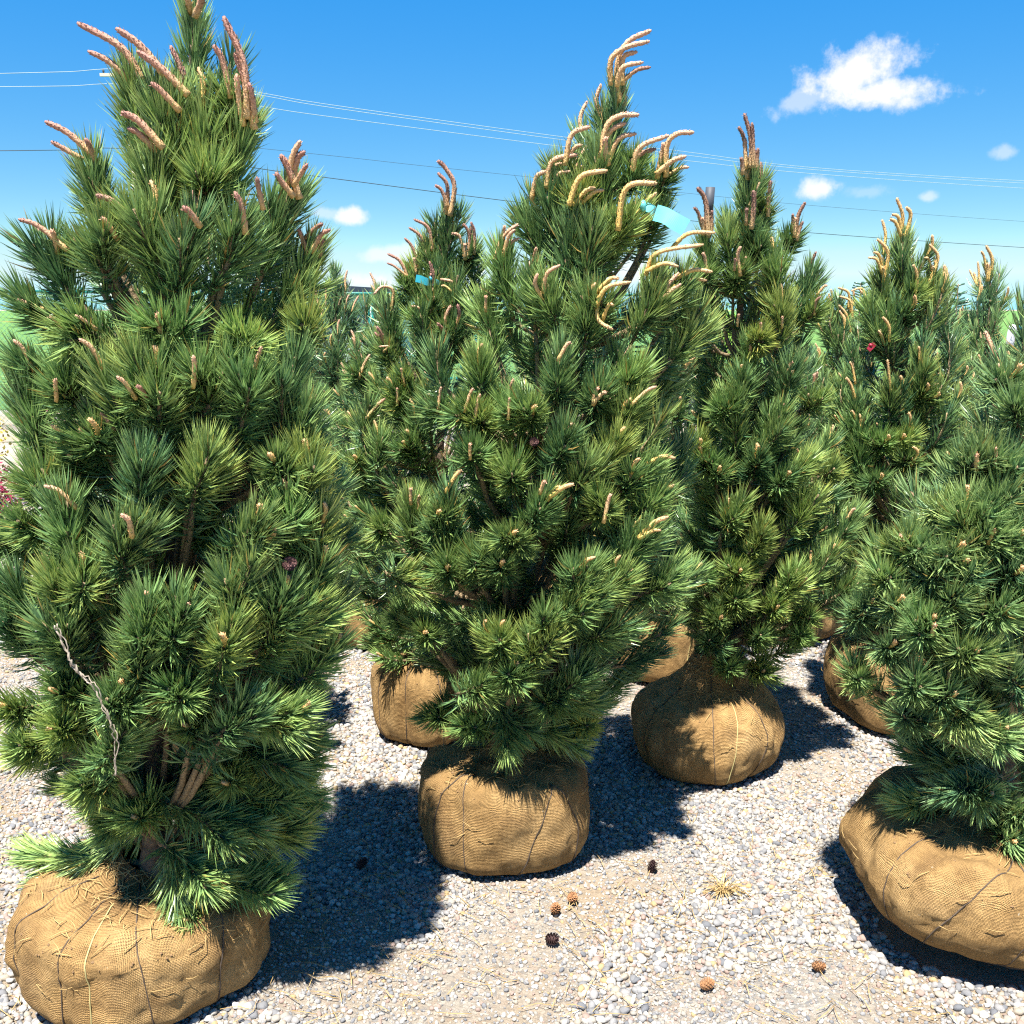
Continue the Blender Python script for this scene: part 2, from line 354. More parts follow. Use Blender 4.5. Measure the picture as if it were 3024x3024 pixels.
def needles_for(P0, P1, P2, n, L, width, base_tint, yel, rg, open_base=66, open_tip=30, droop=0.0):
    """needles round a shoot axis (quadratic curve): returns verts (n*5,3), tint, along, yellow"""
    t = rg.random(n) ** 0.85
    pair = np.arange(n) // 2; t = t[pair]; phi = rg.random(n)[pair] * 2 * math.pi
    a = (1 - t)[:, None] ** 2 * P0 + 2 * (t * (1 - t))[:, None] * P1 + (t * t)[:, None] * P2
    T = 2 * (1 - t)[:, None] * (P1 - P0) + 2 * t[:, None] * (P2 - P1); T /= np.linalg.norm(T, axis=1)[:, None] + 1e-9
    ref = np.where(np.abs(T[:, 2:3]) > .9, np.array([[1., 0, 0]]), np.array([[0, 0, 1.]]))
    u = np.cross(T, ref); u /= np.linalg.norm(u, axis=1)[:, None]; v = np.cross(T, u)
    th = np.radians(open_base + (open_tip - open_base) * t + rg.normal(0, 6, n)[pair] + rg.normal(0, 4, n))
    phi = phi + rg.normal(0, .12, n)
    rad = u * np.cos(phi)[:, None] + v * np.sin(phi)[:, None]
    d = T * np.cos(th)[:, None] + rad * np.sin(th)[:, None]
    l = L * rg.uniform(.72, 1.12, n) * (1 - .18 * np.clip(t - .9, 0, 1) * 10)
    d2 = d + T * .30 + rg.normal(0, .05, (n, 3)); d2[:, 2] += .10 - droop; d2 /= np.linalg.norm(d2, axis=1)[:, None]
    b0 = a + rad * .004
    mid = b0 + d * (l * .5)[:, None]; tip = mid + d2 * (l * .5)[:, None]
    s = np.cross(d, rg.normal(0, 1, (n, 3))); s /= np.linalg.norm(s, axis=1)[:, None] + 1e-9
    w = (width * rg.uniform(.8, 1.2, n))[:, None] * .5
    V = np.stack([b0 - s * w * .8, b0 + s * w * .8, mid + s * w, mid - s * w, tip], 1).reshape(-1, 3)
    tint = np.clip(base_tint + rg.normal(0, .16, n), 0, .93); tint[rg.random(n) < .018] = 1.0
    return V, np.repeat(tint, 5), np.tile([0, 0, .35, .35, 1.0], n), np.repeat(np.clip(yel + rg.normal(0, .12, n), 0, 1), 5)

def ball_from_px(xl, xr, yb, under=.72):
    g = ground_at((xl + xr) / 2, yb); R = .28
    for _ in range(12):
        Y = g[1] + under * R
        p = at((xl + xr) / 2, yb - 150, Y); dz = Y * CP - (0.18 - CAM_Z) * SP
        R = (xr - xl) / 2 / F * dz
    return ((xl + xr) / 2 - 1512) / F * dz, Y, R

PROF = np.array([(0.0, 0.0), (.40, 0.0), (.66, .012), (.865, .09), (.95, .22), (.99, .42), (1.0, .60), (.99, .77), (.95, .90), (.83, .985), (.55, 1.03), (.30, 1.08), (.15, 1.17)])
class Ball:
    def __init__(s, R, H, seed, nf=6, squash=1.0, prof=None, pinch=()):
        s.R, s.H, s.seed = R, H, seed; rg = np.random.default_rng(seed)
        s.prof = crom(PROF if prof is None else np.array(prof), 60)
        s.cre = np.sort(rg.uniform(0, 2 * math.pi, nf)); s.sq = squash; s.dep = rg.uniform(.4, 1.0, nf)
        s.cre = np.concatenate([s.cre, pinch]); s.dep = np.concatenate([s.dep, np.full(len(pinch), .55)])
        s.lob = rg.uniform(-.042, .042, 5); s.lph = rg.uniform(0, 6.28, 5)
    def at(s, th, v, off=0.0):
        q = v * 59; i = min(int(q), 58); f = q - i; r, z = s.prof[i] * (1 - f) + s.prof[i + 1] * f
        k = 1 + sum(s.lob[j] * math.cos((j + 1) * th + s.lph[j]) for j in range(5))
        side = math.sin(math.pi * min(1, max(0, v * 1.05)))
        cr = 0
        for c, dp in zip(s.cre, s.dep):
            dd = (th - c + math.pi) % (2 * math.pi) - math.pi
            cr -= dp * .050 * math.exp(-(dd / .055) ** 2) - dp * .016 * math.exp(-((abs(dd) - .17) / .10) ** 2)
        x, y = math.cos(th), math.sin(th)
        nz = mnoise.noise(Vector((x * 2.1, y * 2.1, z * 1.6 + s.seed * 3.7))) * .075 + mnoise.noise(Vector((x * 6, y * 6, z * 5 + s.seed))) * .026 + mnoise.noise(Vector((x * 15, y * 15, z * 13 + s.seed))) * .011 + mnoise.noise(Vector((x * 34, y * 34, z * 30 + s.seed))) * .005
        rr = r * s.R * (k + (cr + nz) * side) + off
        zz = z * s.H * (1 + .05 * math.sin(th + s.seed)) + (mnoise.noise(Vector((x * 5 * r, y * 5 * r, s.seed + 9.1))) * .022 if v > .6 else 0) + (off * .6 if v > .7 else 0)
        return np.array([rr * x, rr * y * s.sq, max(zz, .0)])
    def mesh(s, nt=96, nv=46):
        V = []; UV = []
        for j in range(nv):
            v = .02 + .98 * j / (nv - 1)
            for i in range(nt + 1):
                th = 2 * math.pi * i / nt; V.append(s.at(th, v)); UV.append((th * s.R, v * (s.R * .9 + s.H)))
        fs = [(j * (nt + 1) + i, j * (nt + 1) + i + 1, (j + 1) * (nt + 1) + i + 1, (j + 1) * (nt + 1) + i) for j in range(nv - 1) for i in range(nt)]
        fs.append(tuple(range(nt))[::-1])
        l = [i for f in fs for i in f]
        return np_mesh('root_ball', V, l, [len(f) for f in fs], True, None, np.array(UV))

def candle_curve(mb, pts, r):
    r = r * .74
    c = crom(pts, max(8, min(22, int(np.sum(np.linalg.norm(np.diff(pts, axis=0), axis=1)) / .008))))
    n = len(c); tt = np.linspace(0, 1, n)
    rad = r * (1.0 - .22 * tt); rad[-1] *= .45; rad[-2] *= .85
    mb.tube(c, rad, 8, True, knob=.15)
    # bract scales standing off the stem
    V = []; Fc = []; k = 0
    for i in range(1, n - 1):
        T = unit(c[min(i + 1, n - 1)] - c[i - 1]); a = unit(np.cross(T, [.3, .5, .81])); b2 = np.cross(T, a)
        for j in range(5):
            ph = i * 2.4 + j * 1.2566 + random.uniform(-.3, .3); o = a * math.cos(ph) + b2 * math.sin(ph); s = np.cross(T, o)
            p = c[i] + o * rad[i] * .9; h = r * random.uniform(.5, .95)
            V += [p - s * h * .4, p + s * h * .4, p + T * h * 1.0 + o * h * .75]; Fc.append((k, k + 1, k + 2)); k += 3
    if V: mb.add(V, Fc, np.repeat(np.linspace(0, 1, n)[1:-1], 15))

ALL_TREES = []
def pine(name_label, ball, H, trunk_px, prof_px, heroes=(), candles=(), seed=1, nmat='needle_a', cmat='candle_pink', bmat='burlap_a',
         n_fill=90, dens=1500, nwidth=.0024, nlen=.083, bend=(-.4, 0, .6), cand_len=.10, front_frac=.62, tilt=None, twine=None, hero_front=True,
         cand_p=.75, sq=1.0, bprof=None, el_lo=12, squat=1.0, detail=True, yel=.25, lowcut=.10):
    rg = np.random.default_rng(seed); random.seed(seed)
    X0, Y0, R0 = ball
    root = bpy.data.objects.new('balled_pine_tree', None); COL.objects.link(root); root.location = (X0, Y0, 0)
    root.empty_display_size = .2
    tagp(root, name_label, 'pine tree', 'balled and burlapped pines in the gravel yard')
    off = np.array([X0, Y0, 0.0])
    # --- root ball
    B = Ball(R0, H, seed, prof=bprof, squash=sq, pinch=[R_(np.mean([q[0] for q in w_[1]])) for w_ in (twine or [])])
    rb = link('root_ball', B.mesh(*((120, 56) if detail else (64, 30))), M[bmat], root)
    Mt = Matrix.Identity(4)
    if tilt:
        Mt = Matrix.Translation((0, 0, tilt[2])) @ Matrix.Rotation(R_(tilt[0]), 4, 'Y') @ Matrix.Rotation(R_(tilt[1]), 4, 'X'); rb.matrix_local = Mt
    def topz(): return (Mt @ Vector(B.at(0, 1.0)))
    for tw in (twine or []):
        col, path = tw[0], tw[1]
        pts = []
        P = np.array(path, float); n = max(12, 10 * (len(P) - 1))
        for q in np.linspace(0, len(P) - 1, n):
            i = min(int(q), len(P) - 2); f = q - i; th, v = P[i] * (1 - f) + P[i + 1] * f
            pts.append(B.at(R_(th), v, .0012))
        mb = MB(); mb.tube(pts, .0017, 5); mb.build('twine', M[col], rb)
    # --- trunk
    tp = [at(x, y, Y0) - off for x, y in trunk_px]
    tz = topz(); tp = [np.array([tz.x * .5 + tp[0][0] * .5, 0, max(.05, tz.z - .05)])] + [p for p in tp if p[2] > tz.z + .04]
    tc = crom(tp, 40); zt = tc[:, 2]; ztop = zt[-1]; zbot = zt[0]
    rt = .031 * (1 - ((zt - zbot) / (ztop - zbot))) ** 1.1 + .005; rt[:3] *= np.array([1.5, 1.25, 1.1])
    mb = MB(); jit = rg.normal(0, .002, (40, 3)); mb.tube(tc + jit, rt * R0 / .28, 12); mb.build('trunk', M['bark'], root)
    def tx(z):
        return np.array([np.interp(z, zt, tc[:, 0]), np.interp(z, zt, tc[:, 1])])
    # --- crown envelope
    pz = []; 
    for (y, xl, xr) in prof_px:
        a, c2 = at(xl, y, Y0), at(xr, y, Y0); pz.append((a[2], (c2[0] - a[0]) / 2, (c2[0] + a[0]) / 2 - X0))
    pz = np.array(sorted(pz)); z0, z1 = pz[0, 0], pz[-1, 0]
    def Rz(z): return np.interp(z, pz[:, 0], pz[:, 1])
    def Cx(z): return np.interp(z, pz[:, 0], pz[:, 2])
    shoots = []      # (base, ctrl, tip, dens mult, yellow, tint, hero)
    def to3(x, y, k):
        p = at(x, y, Y0); z = p[2]; Rr = Rz(z); r = p[0] - X0 - Cx(z)
        dy = math.sqrt(max(Rr * Rr - r * r, (.10 * Rr) ** 2)) * k
        return at(x, y, Y0 - dy) - off, dy
    for h in heroes:
        bx, by = zp(h[0], h[1], h[2]); txx, tyy = zp(h[0], h[3], h[4]); k = h[5] if len(h) > 5 else .8
        tip, dy = to3(txx, tyy, k)
        base = at(bx, by, Y0 - dy * .84) - off
        ln = np.linalg.norm(tip - base)
        if ln < .10: base = tip - unit(np.array([0, -1, .25]) * .7 + (tip - base)) * .10
        out = unit(base - np.array([*tx(base[2] - .08), base[2] - .08]))
        base = base - (unit(tip - base) * .6 + out * .4) * min(.11, .5 * max(ln, .12))
        ctrl = base * .45 + tip * .55 + (base - tip) * .0 + np.array([0, 0, -.018]) + out * .012
        shoots.append([base, ctrl, tip, 1.15, h[6] if len(h) > 6 else max(0, rg.normal(yel, .25)), rg.normal(.42, .14), True])
    # side shoots springing from the year-joints of each shoot
    for s in list(shoots):
        ax = s[2] - s[0]; ln = np.linalg.norm(ax); ax = ax / ln; up = np.array([0, 0, 1.])
        for j in range(2 if ln > .15 else 1):
            q = rg.uniform(.2, .55); b0 = s[0] * (1 - q) ** 2 + 2 * q * (1 - q) * s[1] + q * q * s[2]
            pr = np.cross(ax, rg.normal(0, 1, 3)); pr = unit(pr + up * .25); a_ = R_(rg.uniform(20, 34)); d = unit(ax * math.cos(a_) + pr * math.sin(a_) + up * .12)
            t0 = b0 + d * max(.07, ln * rg.uniform(.38, .6)); shoots.append([b0, b0 * .5 + t0 * .5 + np.array([0, 0, -.008]), t0, 1.0, max(0, s[4] + rg.normal(0, .12)), s[5] + rg.normal(0, .06), False])
    n_side = len(shoots)
    # whorled fill
    zs = np.linspace(z0, z1 - .02, 200); wz = (Rz(zs) + .05) * ((1 - .75 * (zs - z0) / (z1 - z0)) * (zs > z0 + lowcut * (z1 - z0)) if hero_front else 1.0); cum = np.cumsum(wz); cum /= cum[-1]
    for i in range(n_fill):
        z = float(np.interp((i + .5) / n_fill, cum, zs)); az = i * 2.39996 + rg.normal(0, .25); fr = (z - z0) / (z1 - z0)
        front = math.sin(az) < -.15
        Rr = Rz(z); k = rg.uniform(.80, 1.0)
        if front and hero_front and (rg.random() < .25 or (fr < .34 and abs(math.cos(az)) < .6)): continue
        if front and hero_front: k = rg.uniform(.38, front_frac)
        elif hero_front and abs(math.cos(az)) > .75: k = rg.uniform(.6, .86)
        el = R_(el_lo + (76 - el_lo) * fr ** .8 + rg.normal(0, 9))
        if rg.random() < .35: el *= .6
        rad = np.array([math.cos(az), math.sin(az) * squat, 0])
        tip = np.array([Cx(z), 0, z]) + rad * Rr * k; tip[2] += rg.normal(0, .03)
        d = unit(rad * math.cos(el) + np.array([0, 0, math.sin(el)])); ln = rg.uniform(.15, .26) * min(1, .5 + Rr / .35)
        base = tip - d * ln
        ctrl = base * .5 + tip * .5 + rad * .025 + np.array([0, 0, -.02])
        shoots.append([base, ctrl, tip, .9, max(0, rg.normal(yel * .6, .2)), rg.normal(.36, .14), False])
    # --- limbs: shoots of one sector and height share a branch
    bins = {}
    for s in shoots:
        p = s[0]; c0 = tx(p[2]); az = math.atan2(p[1] - c0[1], p[0] - c0[0]); bins.setdefault((int((az + math.pi) / 1.0472), int((p[2] - zbot) / .26)), []).append(s)
    crown = None; V = []; T1 = []; A1 = []; Y1 = []; limb = []
    for key, ss in bins.items():
        mb = MB(); bm_ = np.mean([s[0] for s in ss], axis=0); r = np.linalg.norm(bm_[:2] - tx(bm_[2]))
        za = np.clip(min(s[0][2] for s in ss) - .45 * r, zbot + .05, ztop - .05); at0 = np.array([*tx(za), za])
        for s in ss:
            mid = at0 * .45 + s[0] * .55; mid[2] = at0[2] * .75 + s[0][2] * .25
            c = bez(at0, mid, s[0], 7); rr = np.linspace(.0105, .0062, 7) * (1 if r > .15 else .8); mb.tube(c + np.vstack([np.zeros(3), rg.normal(0, .0025, (5, 3)), np.zeros(3)]), rr, 6, True)
            c = bez(s[0], s[1], s[2], 5); mb.tube(c, np.linspace(.0058, .0036, 5), 5, True)
            # needles on the shoot and the older wood behind it
            ln = np.linalg.norm(s[2] - s[0]); fr = np.clip((s[2][2] - z0) / (z1 - z0), 0, 1); n = int(dens * s[3] * (ln + .05) * (1 - .42 * fr))
            q = needles_for(s[0], s[1], s[2], n, nlen * (.90 + .18 * fr), nwidth, s[5] - .12 * fr, s[4], rg, 60 - 14 * fr, 27 - 5 * fr)
            V.append(q[0]); T1.append(q[1]); A1.append(q[2]); Y1.append(q[3])
            p0 = mid * .35 + s[0] * .65; n = int(dens * .33 * np.linalg.norm(s[0] - p0) + 14)
            q = needles_for(p0, (p0 + s[0]) / 2, s[0], n, nlen * .85, nwidth, s[5] - .2, 0, rg, 72, 60, .12)
            V.append(q[0]); T1.append(q[1]); A1.append(q[2]); Y1.append(q[3])
        limb.append(mb)
    # leader
    q0 = tc[-9]; q2 = tc[-1]
    q = needles_for(q0, (q0 + q2) / 2, q2, int(dens * 1.5 * np.linalg.norm(q2 - q0)), nlen * 1.05, nwidth, .3, .1, rg, 52, 24); V.append(q[0]); T1.append(q[1]); A1.append(q[2]); Y1.append(q[3])
    V = np.concatenate(V); n = len(V) // 5; b = np.arange(n)[:, None] * 5
    loops = np.concatenate([b + np.array([0, 1, 2, 3]), b + np.array([3, 2, 4])], 1).ravel(); sizes = np.tile([4, 3], n)
    me = np_mesh('crown', V, loops, sizes, False, {'tint': np.concatenate(T1), 'along': np.concatenate(A1), 'yellow': np.concatenate(Y1)})
    crown = link('crown', me, M[nmat], root)
    for mb in limb: mb.build('branch', M['twig'], crown)
    # --- candles (new shoots)
    tips = [(project(s[2] + off), s) for s in shoots if s[6]] + [(project(tc[-1] + off), None)]
    used = set()
    for cn in candles:
        pts = [zp(cn[0], x, y) for x, y in cn[1]]
        best = min(range(len(tips)), key=lambda i: (tips[i][0][0] - pts[0][0]) ** 2 + (tips[i][0][1] - pts[0][1]) ** 2)
        s = tips[best][1]; Y = (tc[-1][1] if s is None else s[2][1]) + Y0; used.add(best)
        Y += rg.normal(0, .012) - .012 - .022 * np.clip((tips[best][0][1] < 700), 0, 1)
        P = [at(x, y, Y - .012 * j) - off for j, (x, y) in enumerate(pts)]
        if len(P) == 2: P = [P[0], P[0] * .5 + P[1] * .5 + np.array([0, 0, .006]), P[1]]
        P[0] = P[0] - unit(P[1] - P[0]) * .02
        mb = MB(); candle_curve(mb, np.array(P), (cn[2] if len(cn) > 2 else .0088) * (1 if pts[0][1] < 700 else .84)); mb.build('candle', M[cn[3] if len(cn) > 3 else cmat], crown, attr='along')
    bend = np.array(bend, float)
    for i, s in enumerate(shoots):
        if not s[6] and i < n_side and rg.random() < .6: continue
        if s[6] and i in used: continue
        if rg.random() > (cand_p if s[6] else cand_p * .55): continue
        if not s[6] and hero_front and s[2][1] > .1: continue
        fr = np.clip((s[2][2] - z0) / (z1 - z0), 0, 1); d = unit(s[2] - s[1])
        l = (.022 + (cand_len - .022) * fr ** 2.2 * (0.4 if s[6] and hero_front else 1)) * rg.uniform(.75, 1.35); r = .0065 + .002 * fr
        k = 1 if l < .07 or rg.random() < .3 else 3
        for j in range(k):
            dd = unit(d + rg.normal(0, .16 * (k > 1), 3)); l2 = l * (1 if j == 0 else rg.uniform(.45, .8))
            P = [s[2] - dd * .015, s[2] + dd * l2 * .5, s[2] + dd * l2 * .72 + unit(dd + bend) * l2 * .35]
            mb = MB(); candle_curve(mb, np.array(P), r); mb.build('candle', M[('candle_gold' if l < .06 else cmat)], crown, attr='along')
    ALL_TREES.append((root, X0, Y0, R0, H, B, Mt))
    return root

# --- twine patterns on a ball: angle (270 = towards the camera), height along the cloth
TW1 = [('twine', [(255, .95), (252, .6), (246, .15)]), ('twine', [(283, .95), (287, .6), (293, .15)]), ('twine', [(217, .9), (214, .5), (216, .15)]), ('twine', [(335, .95), (322, .5), (325, .15)]),
       ('twine_pale', [(264, .88), (265, .5), (264, .22)]), ('twine', [(255, .95), (268, 1.0), (283, .95)])]
TW2 = [('twine', [(240, .80), (226, .66), (222, .3), (236, .12)]), ('twine', [(240, .8), (242, .5), (243, .15)]), ('twine', [(303, .75), (290, .45), (274, .12)]), ('twine', [(303, .75), (318, .5), (322, .15)])]
TW3 = [('twine_pale', [(286, .72), (281, .5), (276, .28)]), ('twine', [(262, .9), (264, .5), (268, .2)]), ('twine', [(208, .8), (205, .5), (222, .2)]), ('twine', [(300, .9), (312, .5), (305, .2)])]
TW4 = [('twine', [(262, .86), (244, .66), (232, .42), (222, .15)]), ('twine', [(262, .86), (267, .6), (263, .3), (255, .12)]), ('twine', [(214, .85), (210, .5), (212, .15)]), ('twine', [(262, .86), (290, .7), (310, .3)]),
       ('twine', [(252, .22), (272, .3), (292, .24)])]

# ================================================================== the tree nearest the camera
T1_H = [('A', 790, 800, 745, 420), ('A', 900, 820, 900, 500), ('A', 1330, 1080, 1400, 680), ('A', 1300, 760, 1290, 520), ('A', 560, 1230, 510, 900), ('A', 340, 1640, 290, 1340), ('A', 900, 1260, 890, 860), ('A', 900, 1600, 890, 1180),
        ('A', 1070, 1250, 1120, 980), ('A', 720, 1460, 680, 1190), ('A', 1270, 1530, 1390, 1250), ('A', 1010, 1620, 1120, 1250), ('A', 1560, 1480, 1650, 1080), ('A', 1620, 1760, 1790, 1400),
        ('A', 400, 1850, 150, 1735), ('A', 560, 1960, 440, 1830), ('A', 560, 1560, 640, 1280), ('A', 900, 1980, 900, 1830), ('A', 1340, 2000, 1345, 1880), ('A', 1720, 2020, 1720, 1850), ('A', 1150, 880, 1160, 560), ('A', 1000, 900, 1010, 560),
        ('A', 520, 1560, 480, 1420, .3),
        ('D', 230, 340, 150, 150), ('D', 190, 680, 110, 250), ('D', 360, 460, 330, 280), ('D', 720, 480, 560, 150), ('D', 900, 540, 895, 120), ('D', 860, 500, 740, 280), ('D', 1080, 400, 1105, 190),
        ('D', 1180, 390, 1310, 100), ('D', 1380, 500, 1470, 170), ('D', 1620, 560, 1690, 90), ('D', 1600, 740, 1770, 380), ('D', 1560, 860, 1560, 690), ('D', 790, 960, 800, 690), ('D', 1110, 880, 1205, 620),
        ('D', 1740, 950, 1750, 660, .8, .9), ('D', 1780, 1230, 1850, 1010, .8, .8), ('D', 1650, 1120, 1640, 900), ('D', 370, 1260, 385, 910), ('D', 650, 1350, 780, 1040), ('D', 130, 1180, 100, 1040), ('D', 140, 1020, 190, 840),
        ('D', 370, 1560, 330, 1310), ('D', 430, 1490, 470, 1290), ('D', 1350, 1180, 1470, 1010), ('D', 1330, 1580, 1440, 1260), ('D', 1560, 1660, 1640, 1400), ('D', 1250, 1900, 1330, 1600), ('D', 830, 1800, 850, 1480),
        ('D', 950, 1710, 1070, 1540), ('D', 790, 2000, 790, 1770), ('D', 370, 1800, 385, 1630), ('D', 120, 1750, 50, 1520), ('D', 200, 1610, 80, 1370), ('D', 1560, 1780, 1800, 1480), ('D', 1760, 1920, 1930, 1720),
        ('D', 1110, 960, 1080, 830, .5), ('D', 1200, 1130, 1150, 1040, .4), ('D', 560, 760, 500, 560, .6), ('D', 300, 860, 420, 690, .5), ('D', 60, 1350, -40, 1150), ('D', 1750, 1500, 1850, 1250),
        ('G', 430, 390, 310, 260), ('G', 560, 420, 730, 240), ('G', 340, 430, 110, 340), ('G', 650, 440, 460, 570), ('G', 790, 840, 780, 755, .55), ('G', 740, 620, 620, 770, .5), ('G', 640, 830, 240, 1120, .15),
        ('G', 1020, 660, 1480, 820, .5), ('G', 1400, 830, 1740, 790, .55), ('G', 1030, 960, 1250, 1110, .6), ('G', 1230, 1115, 1600, 1090, .7), ('G', 1000, 1000, 1010, 1290, .7), ('G', 1090, 1090, 1080, 1330, .75), ('G', 1200, 290, 1480, 155), ('G', 1450, 170, 1720, 130),
        ('G', 1090, 300, 1075, 235, .6), ('G', 1330, 470, 1300, 560, .5), ('G', 1250, 420, 1800, 420, .2), ('G', 1200, 560, 1800, 650, .1), ('G', 1350, 330, 1800, 290, .3), ('G', 200, 200, 30, 120), ('G', 420, 160, 330, 40), ('G', 640, 140, 690, 10), ('G', 900, 130, 960, 20), ('G', 600, 600, 560, 700, .3)]
T1_C = [('A', [(775, 400), (690, 270), (440, 130)], .0105), ('A', [(700, 420), (620, 350), (500, 290)]), ('A', [(900, 380), (800, 260), (660, 160)], .0105), ('A', [(1030, 500), (920, 390), (780, 290)], .0105), ('A', [(985, 590), (920, 520), (860, 470)]),
        ('A', [(1405, 620), (1390, 370), (1275, 92)], .0105), ('A', [(1440, 680), (1400, 480), (1340, 300)], .010), ('A', [(1305, 500), (1270, 350), (1218, 255)]), ('A', [(1450, 640), (1440, 560), (1420, 470)]), ('A', [(1380, 660), (1360, 540), (1350, 420)], .0088, 'candle_tan'),
        ('A', [(490, 850), (390, 760), (255, 692)], .0095), ('A', [(420, 880), (350, 840), (290, 806)], .0075), ('A', [(530, 880), (510, 830), (485, 790)], .008), ('A', [(340, 1390), (220, 1290), (103, 1250)], .009), ('A', [(320, 1400), (310, 1350), (290, 1310)], .009, 'candle_tan'),
        ('A', [(890, 800), (790, 690), (690, 640)], .010), ('A', [(850, 820), (790, 760), (725, 730)]), ('A', [(1690, 1080), (1650, 970), (1600, 880)], .0105), ('A', [(1650, 1000), (1670, 890), (1715, 802)], .009, 'candle_tan'), ('A', [(1680, 980), (1700, 900), (1740, 865)], .009),
        ('A', [(1700, 1020), (1730, 970), (1755, 935)], .007), ('A', [(1640, 1080), (1600, 1030), (1572, 985)]), ('A', [(1490, 1140), (1475, 1070), (1465, 1010)], .0075, 'candle_brown'), ('A', [(1740, 1410), (1720, 1350), (1705, 1305)]), ('A', [(1800, 1400), (1830, 1340), (1885, 1310)], .009), ('A', [(1760, 1340), (1800, 1300), (1842, 1275)], .0075, 'candle_brown'), ('A', [(1830, 1420), (1840, 1370)], .008),
        ('A', [(740, 1220), (650, 1150), (545, 1112)], .0088), ('A', [(640, 1320), (610, 1270), (575, 1240)], .007, 'candle_tan'), ('A', [(1395, 1280), (1380, 1180), (1335, 1092)]), ('A', [(1110, 1250), (1080, 1210), (1042, 1178)]), ('A', [(210, 1750), (150, 1725), (90, 1708)], .007, 'candle_tan'), ('A', [(360, 1870), (320, 1830), (285, 1800)], .0065, 'candle_tan'), ('A', [(510, 1850), (470, 1820), (428, 1798)], .0065, 'candle_tan'),
        ('A', [(1080, 30), (1070, -10), (1060, -60)], .010, 'candle_tan'), ('A', [(1130, 50), (1150, 0), (1150, -60)], .010, 'candle_brown'), ('A', [(910, 1870), (905, 1820), (900, 1785)], .009, 'candle_tan'),
        ('D', [(170, 140), (130, 60), (75, 5)], .0078, 'candle_tan'), ('D', [(560, 120), (520, 50), (450, 0)], .0078, 'candle_tan'), ('D', [(745, 300), (710, 250), (665, 215)], .007, 'candle_tan'), ('D', [(1105, 230), (1110, 160), (1102, 95)], .008, 'candle_tan'), ('D', [(1440, 200), (1465, 120), (1492, 45)], .007, 'candle_tan'),
        ('D', [(1740, 410), (1770, 360), (1802, 318)], .007, 'candle_gold'), ('D', [(400, 930), (340, 870), (250, 838)], .008, 'candle_tan'), ('D', [(745, 1090), (735, 1040), (690, 1000)], .009, 'candle_tan'), ('D', [(320, 315), (318, 270), (314, 228)], .007, 'candle_tan'), ('D', [(860, 1540), (855, 1490), (828, 1440)], .009, 'candle_tan'), ('D', [(1068, 1575), (1075, 1510)], .008, 'candle_tan')]
pine('tall pine nearest the camera, pink candles against the sky, string trailing down', ball_from_px(75, 790, 3045), .268,
     [(455, 2600), (465, 2200), (500, 1700), (540, 900), (565, 350), (572, 40)],
     [(0, 500, 640), (200, 350, 760), (450, 260, 850), (700, 130, 930), (950, 20, 1010), (1250, -40, 1090), (1600, -70, 1130), (1950, -60, 1120), (2200, -10, 1050), (2400, 60, 960), (2600, 130, 850), (2740, 300, 760)],
     T1_H, T1_C, seed=11, n_fill=150, dens=1750, nwidth=.0035, bmat='burlap_a', twine=TW1, bend=(-.9, 0, .5), cand_p=.5, lowcut=.17)

